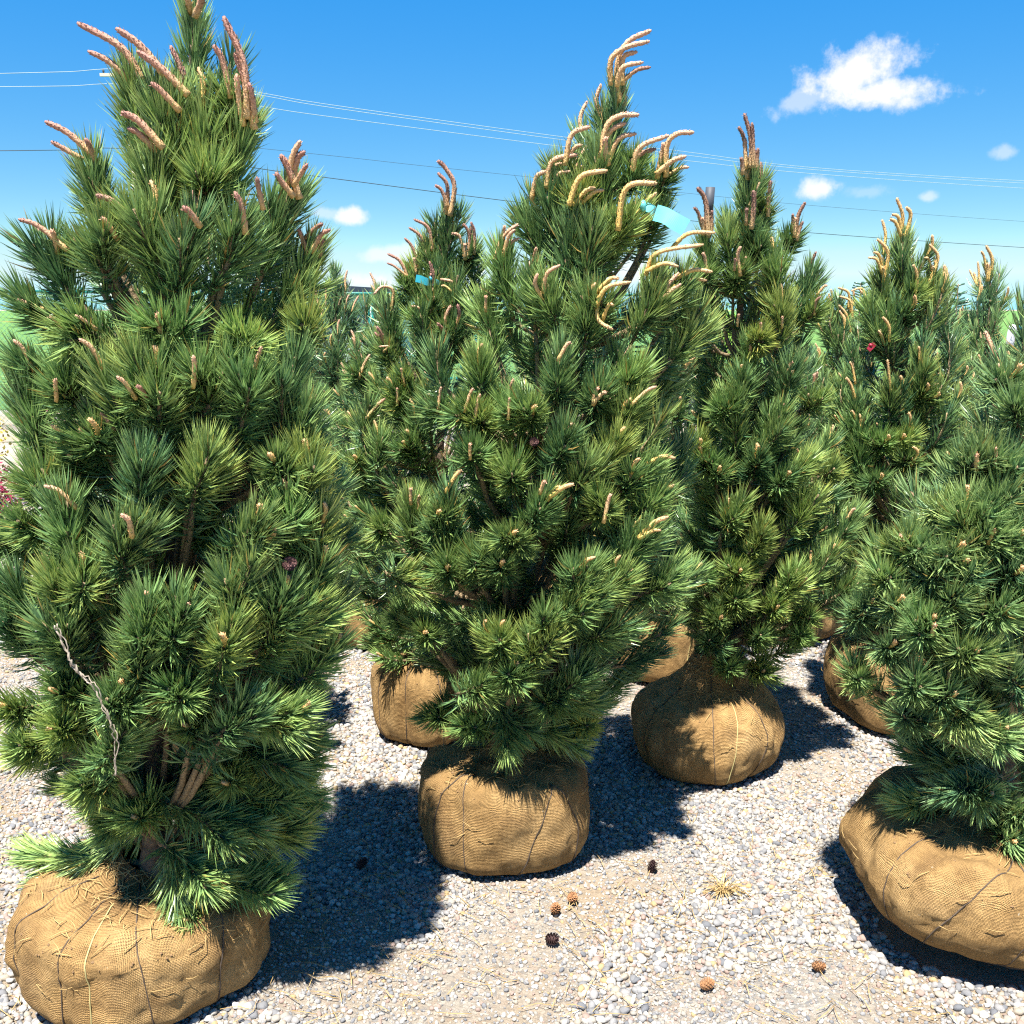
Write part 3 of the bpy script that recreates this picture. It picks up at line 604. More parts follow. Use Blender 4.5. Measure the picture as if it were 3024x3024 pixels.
# ================================================================== the tree in the middle
T2_H = [('B', 1560, 860, 1590, 520), ('B', 1500, 1180, 1520, 850), ('B', 1180, 1330, 1225, 1000), ('B', 1290, 1180, 1310, 930), ('B', 1110, 1440, 1110, 1120), ('B', 1290, 1600, 1345, 1160), ('B', 1580, 1100, 1690, 930), ('B', 1800, 1180, 1870, 970), ('B', 1480, 1400, 1600, 1250), ('B', 1510, 1430, 1720, 1200, .8, .6),
        ('B', 950, 1720, 950, 1440), ('B', 1250, 1850, 1190, 1620), ('B', 1740, 1860, 1820, 1560), ('B', 1590, 1860, 1500, 1720), ('B', 860, 1950, 835, 1710), ('B', 1420, 1500, 1440, 1280), ('B', 1350, 1330, 1390, 1130), ('B', 1900, 1800, 1960, 1560), ('B', 1700, 1420, 1800, 1250, .4), ('B', 1960, 2000, 2060, 1760), ('B', 1420, 1920, 1440, 1700), ('B', 1100, 1800, 1100, 1560),
        ('E', 560, 270, 560, 60), ('E', 810, 330, 800, 120), ('E', 980, 510, 970, 410), ('E', 800, 570, 790, 430), ('E', 720, 500, 740, 380), ('E', 590, 490, 570, 380), ('E', 1090, 520, 1110, 410), ('E', 1250, 330, 1260, 110), ('E', 1390, 430, 1490, 320), ('E', 1225, 720, 1290, 520),
        ('E', 1600, 500, 1720, 350), ('E', 1600, 310, 1740, 160), ('E', 1650, 850, 1800, 700), ('E', 740, 810, 750, 640), ('E', 390, 1150, 415, 930), ('E', 600, 1260, 625, 860), ('E', 560, 1120, 570, 1000), ('E', 1010, 870, 990, 770), ('E', 1060, 1060, 1190, 870),
        ('E', 1470, 1010, 1535, 960), ('E', 1600, 1300, 1770, 1090), ('E', 1330, 1450, 1420, 1300), ('E', 1500, 1460, 1640, 1350), ('E', 1190, 1620, 1420, 1420), ('E', 620, 1420, 620, 1310), ('E', 775, 1370, 775, 1280), ('E', 930, 1370, 930, 1290), ('E', 1100, 1710, 1250, 1570), ('E', 1050, 1900, 1200, 1660),
        ('E', 400, 1560, 490, 1680), ('E', 470, 1570, 330, 1600), ('E', 280, 1350, 470, 1420), ('E', 920, 1790, 930, 1650), ('E', 1250, 1600, 1480, 1500), ('E', 1450, 1700, 1600, 1630), ('E', 260, 1180, 250, 1060), ('E', 1020, 1230, 1000, 1120), ('E', 1350, 870, 1420, 700), ('E', 1500, 750, 1600, 560), ('E', 1090, 700, 1000, 640, .5), ('E', 1750, 1450, 1900, 1320), ('E', 1700, 1000, 1860, 880),
        ('H', 960, 260, 970, 175, .9), ('H', 700, 270, 870, 180), ('H', 1200, 300, 1450, 170), ('H', 900, 330, 1010, 560), ('H', 1100, 420, 1370, 590), ('H', 1200, 330, 1470, 340), ('H', 700, 290, 570, 420), ('H', 1080, 250, 1250, 330), ('H', 1250, 450, 1420, 470), ('H', 830, 320, 780, 480)]
T2_C = [('B', [(1600, 540), (1590, 370), (1650, 240), (1785, 172)], .0105), ('B', [(1555, 440), (1555, 340), (1640, 270), (1775, 235)], .010), ('B', [(1620, 440), (1625, 330), (1705, 295)], .0095), ('B', [(1600, 450), (1620, 385), (1740, 355)], .009), ('B', [(1650, 440), (1700, 400), (1782, 383)], .008, 'candle_brown'), ('B', [(1580, 560), (1585, 480), (1590, 420)], .012), ('B', [(1625, 560), (1620, 480), (1615, 400)], .012),
        ('B', [(1500, 860), (1530, 720), (1610, 660), (1715, 655)], .0105), ('B', [(1520, 800), (1560, 740), (1640, 700)], .0095), ('B', [(1560, 870), (1600, 790), (1700, 762)], .009), ('B', [(1530, 900), (1520, 830), (1525, 780)], .011), ('B', [(1195, 1030), (1220, 920), (1370, 880)], .010), ('B', [(1300, 900), (1330, 770), (1435, 722)], .0095), ('B', [(1310, 890), (1350, 840), (1392, 828)], .008),
        ('B', [(1210, 1010), (1240, 950), (1275, 932)], .009), ('B', [(1110, 1100), (1130, 1010), (1190, 975)], .009), ('B', [(1225, 1040), (1260, 990), (1322, 978)], .0085), ('B', [(1330, 1130), (1380, 1010), (1535, 972)], .010, 'candle_gold'), ('B', [(1370, 1140), (1410, 1090), (1465, 1072)], .009, 'candle_gold'), ('B', [(1420, 1130), (1460, 1095), (1515, 1085)], .008, 'candle_gold'),
        ('B', [(1690, 930), (1720, 840), (1885, 772)], .0095), ('B', [(1700, 900), (1740, 870), (1812, 850)], .009, 'candle_brown'), ('X', [(1968, 500), (1970, 430), (2000, 395), (2050, 391)], .010), ('X', [(1955, 500), (1985, 475), (2027, 461)], .0095), ('X', [(1945, 505), (1955, 455), (1960, 420)], .010), ('X', [(1985, 510), (2010, 496), (2035, 494)], .007),
        ('B', [(1600, 1270), (1620, 1120), (1680, 1050), (1818, 1046)], .0105, 'candle_gold'), ('B', [(900, 1460), (940, 1350), (1025, 1277)], .0095), ('B', [(950, 1420), (970, 1350), (1005, 1310)], .009), ('B', [(940, 1470), (980, 1390), (1032, 1358)], .008), ('B', [(915, 1400), (940, 1330), (945, 1285)], .008), ('B', [(1175, 1630), (1190, 1560), (1265, 1512)], .009), ('B', [(1115, 1470), (1120, 1440), (1128, 1410)], .007),
        ('X', [(1997, 722), (2033, 690), (2113, 687)], .0095, 'candle_gold'), ('X', [(1917, 793), (1942, 747), (2078, 722)], .010, 'candle_gold'), ('X', [(1927, 793), (1960, 778), (2004, 787)], .009, 'candle_gold'), ('X', [(2012, 815), (2050, 797), (2105, 803)], .0095, 'candle_gold'), ('X', [(2010, 840), (2050, 826), (2088, 828)], .008, 'candle_gold'),
        ('B', [(1490, 1710), (1530, 1640), (1670, 1608)], .0095, 'candle_gold'), ('B', [(1480, 1730), (1480, 1820), (1565, 1882)], .009, 'candle_gold'), ('B', [(840, 1740), (840, 1690)], .007), ('B', [(1500, 1640), (1550, 1590), (1600, 1590)], .009, 'candle_gold'), ('B', [(1520, 1790), (1540, 1740), (1570, 1740)], .008, 'candle_gold'),
        ('E', [(1270, 90), (1325, 18)], .008, 'candle_tan'), ('E', [(570, 380), (585, 275)], .007, 'candle_tan'), ('E', [(780, 430), (808, 315)], .008, 'candle_tan'), ('E', [(730, 380), (768, 282)], .007, 'candle_tan'), ('E', [(970, 420), (976, 335)], .007, 'candle_tan'), ('E', [(1290, 525), (1348, 488)], .0075, 'candle_tan'), ('E', [(1700, 350), (1815, 272)], .0075, 'candle_tan'), ('E', [(1800, 695), (1850, 672), (1922, 682)], .009, 'candle_gold'),
        ('E', [(630, 845), (702, 748)], .009, 'candle_gold'), ('E', [(412, 910), (412, 855)], .0075, 'candle_tan'), ('E', [(455, 950), (458, 895)], .0075, 'candle_tan'), ('E', [(1230, 885), (1280, 850), (1342, 828)], .010, 'candle_gold'), ('E', [(1215, 890), (1270, 845)], .009, 'candle_gold'), ('E', [(1160, 850), (1180, 820)], .008, 'candle_tan'), ('E', [(1520, 1010), (1552, 885)], .009, 'candle_tan'), ('E', [(1740, 1110), (1800, 1050), (1882, 1015)], .011, 'candle_gold'), ('E', [(1750, 1120), (1840, 1095)], .008, 'candle_gold'), ('E', [(1385, 1320), (1410, 1270), (1465, 1245)], .009, 'candle_gold'), ('E', [(1610, 1365), (1685, 1318)], .008, 'candle_gold'),
        ('E', [(1480, 340), (1530, 310)], .009, 'candle_tan'), ('E', [(1460, 340), (1480, 280)], .009, 'candle_tan'), ('E', [(750, 650), (750, 600)], .007, 'candle_tan'), ('E', [(500, 1600 - 1000 + 380), (500, 900)], .001)]
T2_C = T2_C[:-1]
pine('pine in the middle with candles bent over to the right and a pale turquoise ribbon', ball_from_px(1240, 1750, 2595), .298,
     [(1485, 2230), (1500, 1950), (1560, 1500), (1680, 1000), (1770, 650), (1818, 300)],
     [(300, 1740, 1900), (450, 1650, 1990), (600, 1550, 2010), (750, 1470, 2060), (900, 1420, 2110), (1100, 1320, 2140), (1350, 1180, 2170), (1600, 1120, 2180), (1800, 1120, 2130), (1980, 1150, 2020), (2130, 1250, 1850), (2260, 1330, 1750)],
     T2_H, T2_C, seed=22, n_fill=160, dens=1500, nwidth=.0036, bmat='burlap_b', cmat='candle_tan', nmat='needle_b', twine=TW2, bend=(1.1, 0, .2), cand_p=.45)

# ================================================================== the tree with a straight brown leader
T3_H = [('C', 350, 1280, 360, 1000), ('C', 130, 1560, 120, 1340), ('C', 370, 1440, 380, 1290), ('C', 600, 1500, 630, 1340), ('C', 470, 1290, 475, 1170), ('C', 310, 1700, 310, 1530), ('C', 430, 2000, 430, 1890), ('C', 690, 1720, 725, 1540), ('C', 720, 1900, 750, 1760), ('C', 540, 1680, 500, 1420), ('C', 560, 1900, 550, 1700), ('C', 250, 1480, 240, 1290), ('C', 120, 1980, 120, 1880), ('C', 420, 1560, 430, 1400), ('C', 110, 1700, 110, 1540),
        ('F', 310, 370, 320, 200), ('F', 220, 490, 250, 380), ('F', 480, 560, 560, 400), ('F', 580, 340, 600, 150), ('F', 290, 620, 300, 300), ('F', 690, 470, 780, 340), ('F', 410, 820, 425, 700), ('F', 430, 650, 550, 500), ('F', 500, 910, 585, 780), ('F', 560, 800, 700, 690), ('F', 270, 860, 190, 760), ('F', 230, 1060, 330, 920), ('F', 380, 1210, 440, 1060), ('F', 640, 1060, 760, 890),
        ('F', 700, 1450, 840, 1210), ('F', 820, 1230, 960, 990), ('F', 560, 1460, 640, 1310), ('F', 730, 1660, 715, 1585), ('F', 440, 1760, 430, 1690), ('F', 180, 1800, 140, 1720), ('F', 230, 1660, 200, 1600), ('F', 270, 1580, 290, 1480), ('F', 470, 1650, 520, 1540), ('F', 330, 1450, 310, 1330), ('F', 860, 1480, 960, 1350), ('F', 130, 720, 150, 700), ('F', 820, 880, 850, 740), ('F', 60, 720, 80, 600), ('F', 250, 1800, 260, 1880), ('F', 400, 1820, 440, 1900), ('F', 600, 1600, 680, 1700), ('F', 120, 1450, 60, 1360), ('F', 920, 1560, 1000, 1480)]
T3_C = [('C', [(350, 980), (335, 800), (303, 722)], .0095), ('C', [(372, 920), (372, 790), (335, 645)], .0105), ('C', [(388, 920), (385, 800), (380, 698)], .0095), ('C', [(345, 930), (340, 785)], .009, 'candle_tan'), ('C', [(408, 940), (415, 845)], .009), ('C', [(360, 990), (365, 900)], .012, 'candle_tan'), ('C', [(325, 960), (318, 900)], .009),
        ('C', [(130, 1320), (115, 1150), (68, 1068)], .0115), ('C', [(95, 1290), (75, 1220), (48, 1182)], .008), ('C', [(105, 1310), (100, 1240)], .010, 'candle_tan'), ('C', [(150, 1300), (150, 1200)], .009), ('C', [(380, 1270), (390, 1180), (388, 1085)], .0115), ('C', [(348, 1250), (350, 1190)], .008), ('C', [(630, 1320), (645, 1230), (685, 1152)], .0095), ('C', [(645, 1340), (672, 1262)], .007), ('C', [(612, 1290), (612, 1220)], .007), ('C', [(625, 1320), (632, 1240)], .009, 'candle_tan'),
        ('C', [(472, 1200), (478, 1100), (487, 1028)], .009), ('C', [(310, 1540), (300, 1460), (315, 1405)], .009, 'candle_tan'), ('C', [(335, 1520), (345, 1465)], .007, 'candle_tan'), ('C', [(282, 1510), (285, 1480)], .007), ('C', [(715, 1545), (725, 1490), (747, 1435)], .009), ('C', [(740, 1765), (745, 1720), (775, 1690)], .008), ('C', [(120, 1540), (112, 1480), (100, 1440)], .009, 'candle_tan'), ('C', [(430, 1900), (430, 1840)], .008, 'candle_tan'), ('C', [(300, 1830), (305, 1795)], .006, 'candle_tan'), ('C', [(552, 1840), (553, 1810)], .006, 'candle_tan'),
        ('C', [(770, 1660), (810, 1630)], .007, 'candle_tan'), ('F', [(590, 170), (612, 132)], .007, 'candle_tan'), ('F', [(935, 1010), (970, 970)], .0085, 'candle_tan'), ('F', [(560, 400), (562, 380)], .006, 'candle_tan')]
pine('pine with a straight dark brown leader beside the grey stake', ball_from_px(1870, 2310, 2325), .30,
     [(2110, 2000), (2125, 1800), (2160, 1300), (2195, 750), (2210, 520)],
     [(520, 2150, 2270), (650, 2100, 2330), (800, 2040, 2390), (950, 2010, 2450), (1150, 1990, 2480), (1400, 1960, 2540), (1600, 1930, 2570), (1750, 1940, 2540), (1900, 1960, 2440), (2010, 2010, 2360)],
     T3_H, T3_C, seed=33, n_fill=150, dens=1350, nwidth=.0037, bmat='burlap_c', cmat='candle_brown', nmat='needle_b', twine=TW3, bend=(-.1, 0, .9), cand_p=.45,
     bprof=[(0.0, 0.0), (.40, 0.0), (.66, .015), (.84, .10), (.95, .27), (1.0, .47), (.96, .68), (.84, .86), (.62, 1.0), (.42, 1.14), (.28, 1.32), (.20, 1.5)])

# ================================================================== the tipped tree at the right edge
T4_H = [('F', 1780, 860, 1770, 680), ('F', 1680, 880, 1660, 700), ('F', 1920, 920, 1900, 730), ('F', 1600, 1160, 1610, 910), ('F', 1710, 1160, 1730, 1000), ('F', 1680, 1180, 1750, 1110), ('F', 1780, 1180, 1900, 1130), ('F', 1230, 1360, 1230, 1150), ('F', 1480, 1420, 1470, 1330), ('F', 1300, 1500, 1170, 1360), ('F', 1190, 1420, 1140, 1250), ('F', 1430, 1760, 1410, 1600), ('F', 1430, 1730, 1420, 1660), ('F', 1500, 1900, 1650, 1790),
        ('F', 1560, 1330, 1560, 1200), ('F', 1800, 1420, 1900, 1330), ('F', 1650, 1500, 1640, 1350), ('F', 1330, 1330, 1360, 1180), ('F', 1120, 1600, 1060, 1510), ('F', 1260, 1640, 1220, 1500), ('F', 1900, 1600, 1980, 1480), ('F', 1500, 1620, 1540, 1480), ('F', 1780, 1650, 1830, 1530), ('F', 1260, 1820, 1180, 1750), ('F', 1900, 350, 1880, 200), ('F', 1980, 600, 1960, 400), ('F', 1990, 1250, 2020, 1000), ('F', 1830, 1050, 1860, 900), ('F', 1480, 1100, 1500, 930),
        ('Q', 560, 660, 558, 575, .9), ('Q', 400, 640, 250, 530), ('Q', 730, 780, 980, 790), ('Q', 790, 560, 830, 430), ('Q', 640, 700, 720, 620), ('Q', 500, 760, 560, 740), ('Q', 760, 700, 820, 690), ('Q', 1060, 560, 1000, 440), ('Q', 320, 330, 260, 200),
        ('P', 1400, 790, 1190, 850), ('P', 1250, 840, 1010, 905), ('P', 1540, 900, 1525, 1080), ('P', 1300, 620, 1480, 560), ('P', 1480, 780, 1420, 860, .7), ('P', 1560, 800, 1600, 960)]
T4_C = [('F', [(1770, 690), (1768, 620)], .007, 'candle_tan'), ('F', [(1660, 710), (1655, 660)], .009, 'candle_tan'), ('F', [(1235, 1170), (1232, 1120)], .008, 'candle_tan'), ('F', [(1745, 1130), (1770, 1095)], .008, 'candle_gold'), ('F', [(1415, 1660), (1425, 1640)], .008, 'candle_tan')]
pine('pine on a tipped ball at the right edge, leaning out of the picture', ball_from_px(2450, 3300, 2915, .62), .285,
     [(2930, 2390), (2960, 2100), (3010, 1600), (3080, 1100), (3140, 720)],
     [(720, 3060, 3220), (900, 2990, 3330), (1100, 2920, 3420), (1350, 2780, 3480), (1550, 2640, 3520), (1800, 2560, 3500), (2050, 2570, 3420), (2250, 2640, 3300), (2450, 2680, 3180)],
     T4_H, T4_C, seed=44, n_fill=140, dens=1500, nwidth=.0035, bmat='burlap_a', cmat='candle_tan', nmat='needle_c', twine=TW4, bend=(-.3, 0, .6), cand_p=.4, tilt=(8, 0, .04), sq=.92,
     bprof=[(0.0, 0.0), (.36, 0.0), (.60, .02), (.80, .12), (.94, .28), (1.0, .46), (.985, .64), (.93, .82), (.82, .95), (.62, 1.02), (.40, 1.06), (.15, 1.14)])

# ================================================================== the trees behind
T5_H = [('C', 1230, 1640, 1240, 1380), ('C', 1130, 1800, 1120, 1580), ('C', 1370, 1760, 1400, 1590), ('C', 1310, 1760, 1310, 1650), ('C', 1150, 2010, 1150, 1920), ('C', 1280, 1900, 1290, 1760), ('C', 1060, 1880, 1070, 1720), ('F', 970, 530, 970, 350), ('F', 1160, 420, 1170, 270), ('F', 980, 800, 1000, 490), ('F', 1140, 680, 1150, 580), ('F', 1320, 420, 1340, 100), ('F', 880, 700, 870, 640), ('F', 880, 880, 885, 780), ('F', 1080, 880, 1110, 800), ('F', 1230, 760, 1300, 680), ('F', 1420, 760, 1480, 680), ('F', 1240, 620, 1240, 570), ('F', 1360, 420, 1370, 300)]
T5_C = [('C', [(1220, 1370), (1240, 1240), (1205, 1128)], .0115), ('C', [(1260, 1330), (1285, 1230), (1262, 1180)], .010), ('C', [(1220, 1320), (1200, 1270), (1168, 1248)], .009), ('C', [(1225, 1300), (1215, 1240), (1180, 1222)], .009), ('C', [(1245, 1390), (1240, 1320)], .014), ('C', [(1140, 1560), (1155, 1440), (1095, 1362)], .011), ('C', [(1110, 1530), (1090, 1480), (1043, 1470)], .009), ('C', [(1115, 1500), (1105, 1455), (1075, 1437)], .009), ('C', [(1130, 1580), (1125, 1520)], .013), ('C', [(1400, 1590), (1440, 1470), (1393, 1393)], .0105), ('C', [(1400, 1530), (1390, 1480), (1362, 1470)], .008), ('C', [(1410, 1580), (1420, 1520)], .011), ('C', [(1310, 1680), (1322, 1580), (1300, 1508)], .010), ('C', [(1162, 1920), (1160, 1860), (1128, 1808)], .0095), ('F', [(970, 350), (950, 280), (918, 220)], .0095), ('F', [(1168, 275), (1160, 200), (1153, 118)], .008), ('F', [(965, 230), (940, 130)], .007), ('F', [(1335, 110), (1332, 45)], .008), ('F', [(1300, 700), (1325, 650), (1300, 615)], .010), ('F', [(875, 660), (855, 605)], .008)]
pine('pine with curled cream candles on its top, ball half hidden behind the tipped pine', ball_from_px(2442, 2850, 2175), .30,
     [(2650, 1900), (2650, 1500), (2658, 1000), (2664, 720)],
     [(720, 2610, 2730), (850, 2560, 2790), (1000, 2500, 2840), (1200, 2440, 2890), (1450, 2410, 2920), (1700, 2420, 2900), (1860, 2500, 2800)],
     T5_H, T5_C, seed=55, n_fill=130, dens=1150, nwidth=.0040, bmat='burlap_b', cmat='candle_gold', nmat='needle_b', twine=TW3[:2], bend=(-.8, 0, .4), hero_front=False, cand_len=.09)
T6_H = [('B', 600, 1520, 625, 1220), ('B', 520, 1560, 510, 1380), ('B', 700, 1560, 730, 1430), ('B', 400, 1720, 380, 1590), ('B', 470, 1680, 450, 1480), ('B', 650, 1850, 660, 1680), ('B', 520, 1800, 540, 1640), ('B', 620, 1980, 620, 1870), ('B', 300, 1900, 290, 1740), ('B', 440, 1900, 460, 1790), ('E', 60, 320, 120, 180), ('E', 350, 320, 370, 230), ('E', 120, 520, 180, 380), ('E', 250, 160, 270, 60), ('E', 50, 720, 100, 690), ('E', 340, 440, 340, 340), ('E', 200, 700, 250, 560), ('E', 380, 700, 380, 610)]
T6_C = [('B', [(640, 1200), (660, 1060), (610, 960), (565, 915)], .0115), ('B', [(610, 1180), (620, 1060), (565, 985)], .010), ('B', [(610, 1160), (590, 1090), (550, 1055)], .009), ('B', [(620, 1190), (622, 1090)], .013, 'candle_tan'), ('B', [(530, 1400), (510, 1300), (428, 1250)], .010), ('B', [(500, 1400), (460, 1340), (400, 1297)], .0095), ('B', [(450, 1500), (420, 1410), (375, 1357)], .009), ('B', [(490, 1420), (470, 1370)], .010, 'candle_tan'), ('B', [(740, 1440), (745, 1340), (712, 1275)], .010), ('B', [(775, 1420), (775, 1330), (755, 1265)], .0095), ('B', [(710, 1430), (690, 1350), (645, 1330)], .0095, 'candle_tan'), ('B', [(720, 1450), (720, 1390)], .011, 'candle_tan'), ('B', [(390, 1570), (350, 1490), (278, 1447)], .0095), ('B', [(370, 1560), (320, 1520), (275, 1500)], .007), ('B', [(440, 1540), (430, 1470)], .009, 'candle_tan'), ('B', [(655, 1720), (655, 1620), (580, 1592)], .010, 'candle_tan'), ('B', [(640, 1660), (585, 1630)], .007, 'candle_gold'), ('B', [(610, 1900), (610, 1820), (640, 1740)], .012, 'candle_tan'), ('B', [(300, 1760), (310, 1660), (250, 1635), (200, 1680)], .009, 'candle_tan'), ('B', [(470, 1800), (460, 1760), (410, 1745)], .008, 'candle_tan'), ('E', [(125, 200), (180, 90)], .010, 'candle_tan'), ('E', [(370, 240), (355, 168)], .009, 'candle_tan'), ('E', [(180, 430), (270, 340)], .010, 'candle_tan'), ('E', [(335, 350), (335, 280)], .008, 'candle_tan'), ('E', [(270, 60), (285, 45), (230, 45)], .007, 'candle_tan')]
pine('pine between the two tallest with a dark teal ribbon and brown candles leaning left', ball_from_px(1095, 1430, 2212), .31,
     [(1285, 1960), (1290, 1600), (1308, 1000), (1324, 640)],
     [(640, 1280, 1370), (760, 1230, 1420), (900, 1140, 1440), (1050, 1080, 1490), (1250, 1030, 1550), (1500, 1010, 1590), (1750, 1020, 1570), (1930, 1080, 1480)],
     T6_H, T6_C, seed=66, n_fill=130, dens=1150, nwidth=.0040, bmat='burlap_b', cmat='candle_pink', nmat='needle_b', twine=TW1[:3], bend=(-.8, 0, .6), hero_front=False, cand_len=.09)

def back_tree(label, px, d, top_px, rpx, seed, cm='candle_gold', bend=(-.5, 0, .7), n_fill=125, dens=900, top_c=None, lean=0, clen=.10):
    """a pine further back: trunk at picture column px, d metres away, rpx its half width in pixels"""
    X = (px - 1512) / F * (d * CP + (CAM_Z - .9) * SP); R = .27
    ys = np.linspace(0, 1, 8); zb = .42; ztop = at(px, top_px, d)[2]
    prof = []
    for q in ys:
        z = zb + (ztop - zb) * q; sh = (1 - q) ** .8 * (1 - .35 * (1 - q) ** 4) if q < 1 else 0
        _, yy = project((X, d, z)); w = max(.10, sh) * rpx * 1.3; prof.append((yy, px + lean * q - w, px + lean * q + w))
    tr = [(px, project((X, d, .36))[1]), (px + lean * .5, project((X, d, 1.2))[1]), (px + lean, top_px)]
    return pine(label, (X, d, R), .30, tr, prof, (), top_c or (), seed=seed, n_fill=n_fill, dens=dens, nwidth=.0046, bmat='burlap_b', cmat=cm, nmat='needle_b' if seed % 2 else 'needle_c', bend=bend, hero_front=False, cand_len=clen, twine=TW3[:1], detail=False, cand_p=1.0)
back_tree('pine wholly behind the nearest one, its burlap ball glimpsed past that trunk', 540, 3.62, 960, 420, 71, 'candle_tan')
back_tree('small far pine rising just beside the tallest pine, short tan candles', 990, 5.5, 800, 210, 72, 'candle_tan', (.6, 0, .4))
back_tree('far pine under the dark roof, with arched candles, next to the teal ribboned pine', 1125, 5.0, 865, 230, 73, 'candle_tan', (-.7, 0, .3))
back_tree('pine at the far right with cream candle top and a white tag below', 2922, 5.2, 800, 250, 74, 'candle_gold', (-.5, 0, .8), top_c=[('C', [(1740, 1570), (1750, 1480), (1715, 1400)], .014), ('C', [(1715, 1540), (1705, 1470), (1688, 1432)], .010), ('C', [(1725, 1580), (1725, 1500)], .016)])
back_tree('far pine with golden arching candles between the brown leader and the cream topped pines', 2475, 5.3, 880, 220, 75, 'candle_gold', (-.9, 0, .2), top_c=[('C', [(930, 1740), (930, 1670), (870, 1640)], .011), ('C', [(950, 1800), (940, 1720), (880, 1690)], .011), ('C', [(1040, 1730), (1010, 1650), (945, 1660)], .010), ('C', [(940, 1880), (920, 1800), (875, 1740)], .012)])
back_tree('far pine cut by the right edge of the picture behind the white tag', 3075, 5.7, 870, 230, 76, 'candle_gold', (.1, 0, .9))
back_tree('farthest pine peeping up right of the cream topped pine', 2795, 6.3, 905, 200, 77, 'candle_gold', (-.4, 0, .8))
back_tree('pine hidden behind the brown leadered pine, only its ball and dark skirts showing', 2350, 5.1, 1000, 270, 78, 'candle_tan')
back_tree('pine behind the middle pine, ball showing below between the two domed balls', 1990, 4.55, 1010, 270, 79, 'candle_tan')
back_tree('pine deep behind the middle and teal ribboned pines', 1610, 5.2, 900, 260, 80, 'candle_tan', (.6, 0, .5))

# ------------------------------------------------------------------ gravel: stones lying on the dust
TREE_XYR = [(a[1], a[2], a[3]) for a in ALL_TREES]
SANDY = [(*ground_at(1420, 2960)[:2], .20), (*ground_at(2420, 2270)[:2], .36), (*ground_at(1950, 2040)[:2], .45), (*ground_at(2380, 2960)[:2], .22)]
def dnoise(x, y): return max(.75 * math.exp(-((x - a) ** 2 + (y - b) ** 2) / c ** 2) for a, b, c in SANDY) + .8 * mnoise.noise(Vector((x * 1.15 + 3.1, y * 1.15, .3))) + .5 * mnoise.noise(Vector((x * 3.1, y * 3.1, 4.4)))
pts = []; siz = []
def lay(d0, d1, sp, smin, smax):
    ny = int((d1 - d0) / sp)
    for j in range(ny):
        y = d0 + (j + .5) * sp; hw = y * .56 + .35; nx = int(2 * hw / sp)
        xs = -hw + (np.arange(nx) + rng.random(nx)) * sp; yy = y + (rng.random(nx) - .5) * sp * 1.6
        for x, q in zip(xs, yy):
            s = smin + (smax - smin) * rng.random() ** 2.2
            m_ = dnoise(x, q)
            if m_ > .15:
                if rng.random() < min(.5, (m_ - .15) * 1.3): continue
                s *= .68
            inb = False
            for bx, by, br in TREE_XYR:
                if (x - bx) ** 2 + (q - by) ** 2 < (br * .62) ** 2: inb = True; break
            if inb: continue
            pts.append((x, q, s)) 
lay(1.75, 3.3, .0100, .0042, .0122)
lay(3.3, 4.8, .0135, .0058, .0145)
lay(4.8, 8.5, .025, .010, .019)
pts = np.array(pts)
def stone_mesh(seed):
    bm = bmesh.new(); bmesh.ops.create_icosphere(bm, subdivisions=2, radius=1.0)
    rg = random.Random(seed); sx, sy, sz = 1.0, rg.uniform(.68, .95), rg.uniform(.45, .72)
    for v in bm.verts:
        n = mnoise.noise(v.co * 1.1 + Vector((seed * 5.1, 0, 0))) * .34 + mnoise.noise(v.co * 2.6 + Vector((0, seed * 3.3, 0))) * .12
        v.co = v.co * (1 + n); v.co.x *= sx; v.co.y *= sy; v.co.z *= sz
    me = bpy.data.meshes.new('pebble'); bm.to_mesh(me); bm.free()
    me.polygons.foreach_set('use_smooth', [True] * len(me.polygons)); me.materials.append(M['stone']); return me
STONES = [stone_mesh(i) for i in range(8)]
# the 300 stones that show largest are objects of their own
show = pts[:, 2] / pts[:, 1]; vis = []
for i in np.argsort(-show):
    px_, py_ = project((pts[i, 0], pts[i, 1], 0))
    if 5 < px_ < 3019 and 5 < py_ < 3019: vis.append(i)
    if len(vis) == 300: break
for k, i in enumerate(vis):
    o = bpy.data.objects.new('pebble', STONES[k % 8]); COL.objects.link(o); o.parent = ground
    s = pts[i, 2] * 1.12; o.scale = (s, s, s); o.location = (pts[i, 0], pts[i, 1], s * .42)
    o.rotation_euler = (random.uniform(-.5, .5), random.uniform(-.5, .5), random.uniform(0, 6.28))
mask = np.ones(len(pts), bool); mask[vis] = False; gp = pts[mask]; ng = len(gp)
gm = bpy.data.meshes.new('gravel'); gm.vertices.add(ng)
co = np.column_stack([gp[:, 0], gp[:, 1], gp[:, 2] * rng.uniform(.1, .55, ng)]); gm.vertices.foreach_set('co', co.astype(np.float32).ravel())
a = gm.attributes.new('size', 'FLOAT', 'POINT'); a.data.foreach_set('value', gp[:, 2].astype(np.float32))
a = gm.attributes.new('turn', 'FLOAT_VECTOR', 'POINT'); a.data.foreach_set('vector', np.column_stack([rng.normal(0, .35, ng), rng.normal(0, .35, ng), rng.uniform(0, 6.28, ng)]).astype(np.float32).ravel())
gravel = link('gravel', gm, None, ground); tagp(gravel, 'loose pale grey and tan gravel covering the yard', None, kind='stuff')
ngp = bpy.data.node_groups.new('gravel_nodes', 'GeometryNodeTree')
ngp.interface.new_socket('Geometry', in_out='INPUT', socket_type='NodeSocketGeometry'); ngp.interface.new_socket('Geometry', in_out='OUTPUT', socket_type='NodeSocketGeometry')
gi = N(ngp, 'NodeGroupInput'); go = N(ngp, 'NodeGroupOutput'); L = ngp.links.new
gti = N(ngp, 'GeometryNodeJoinGeometry')
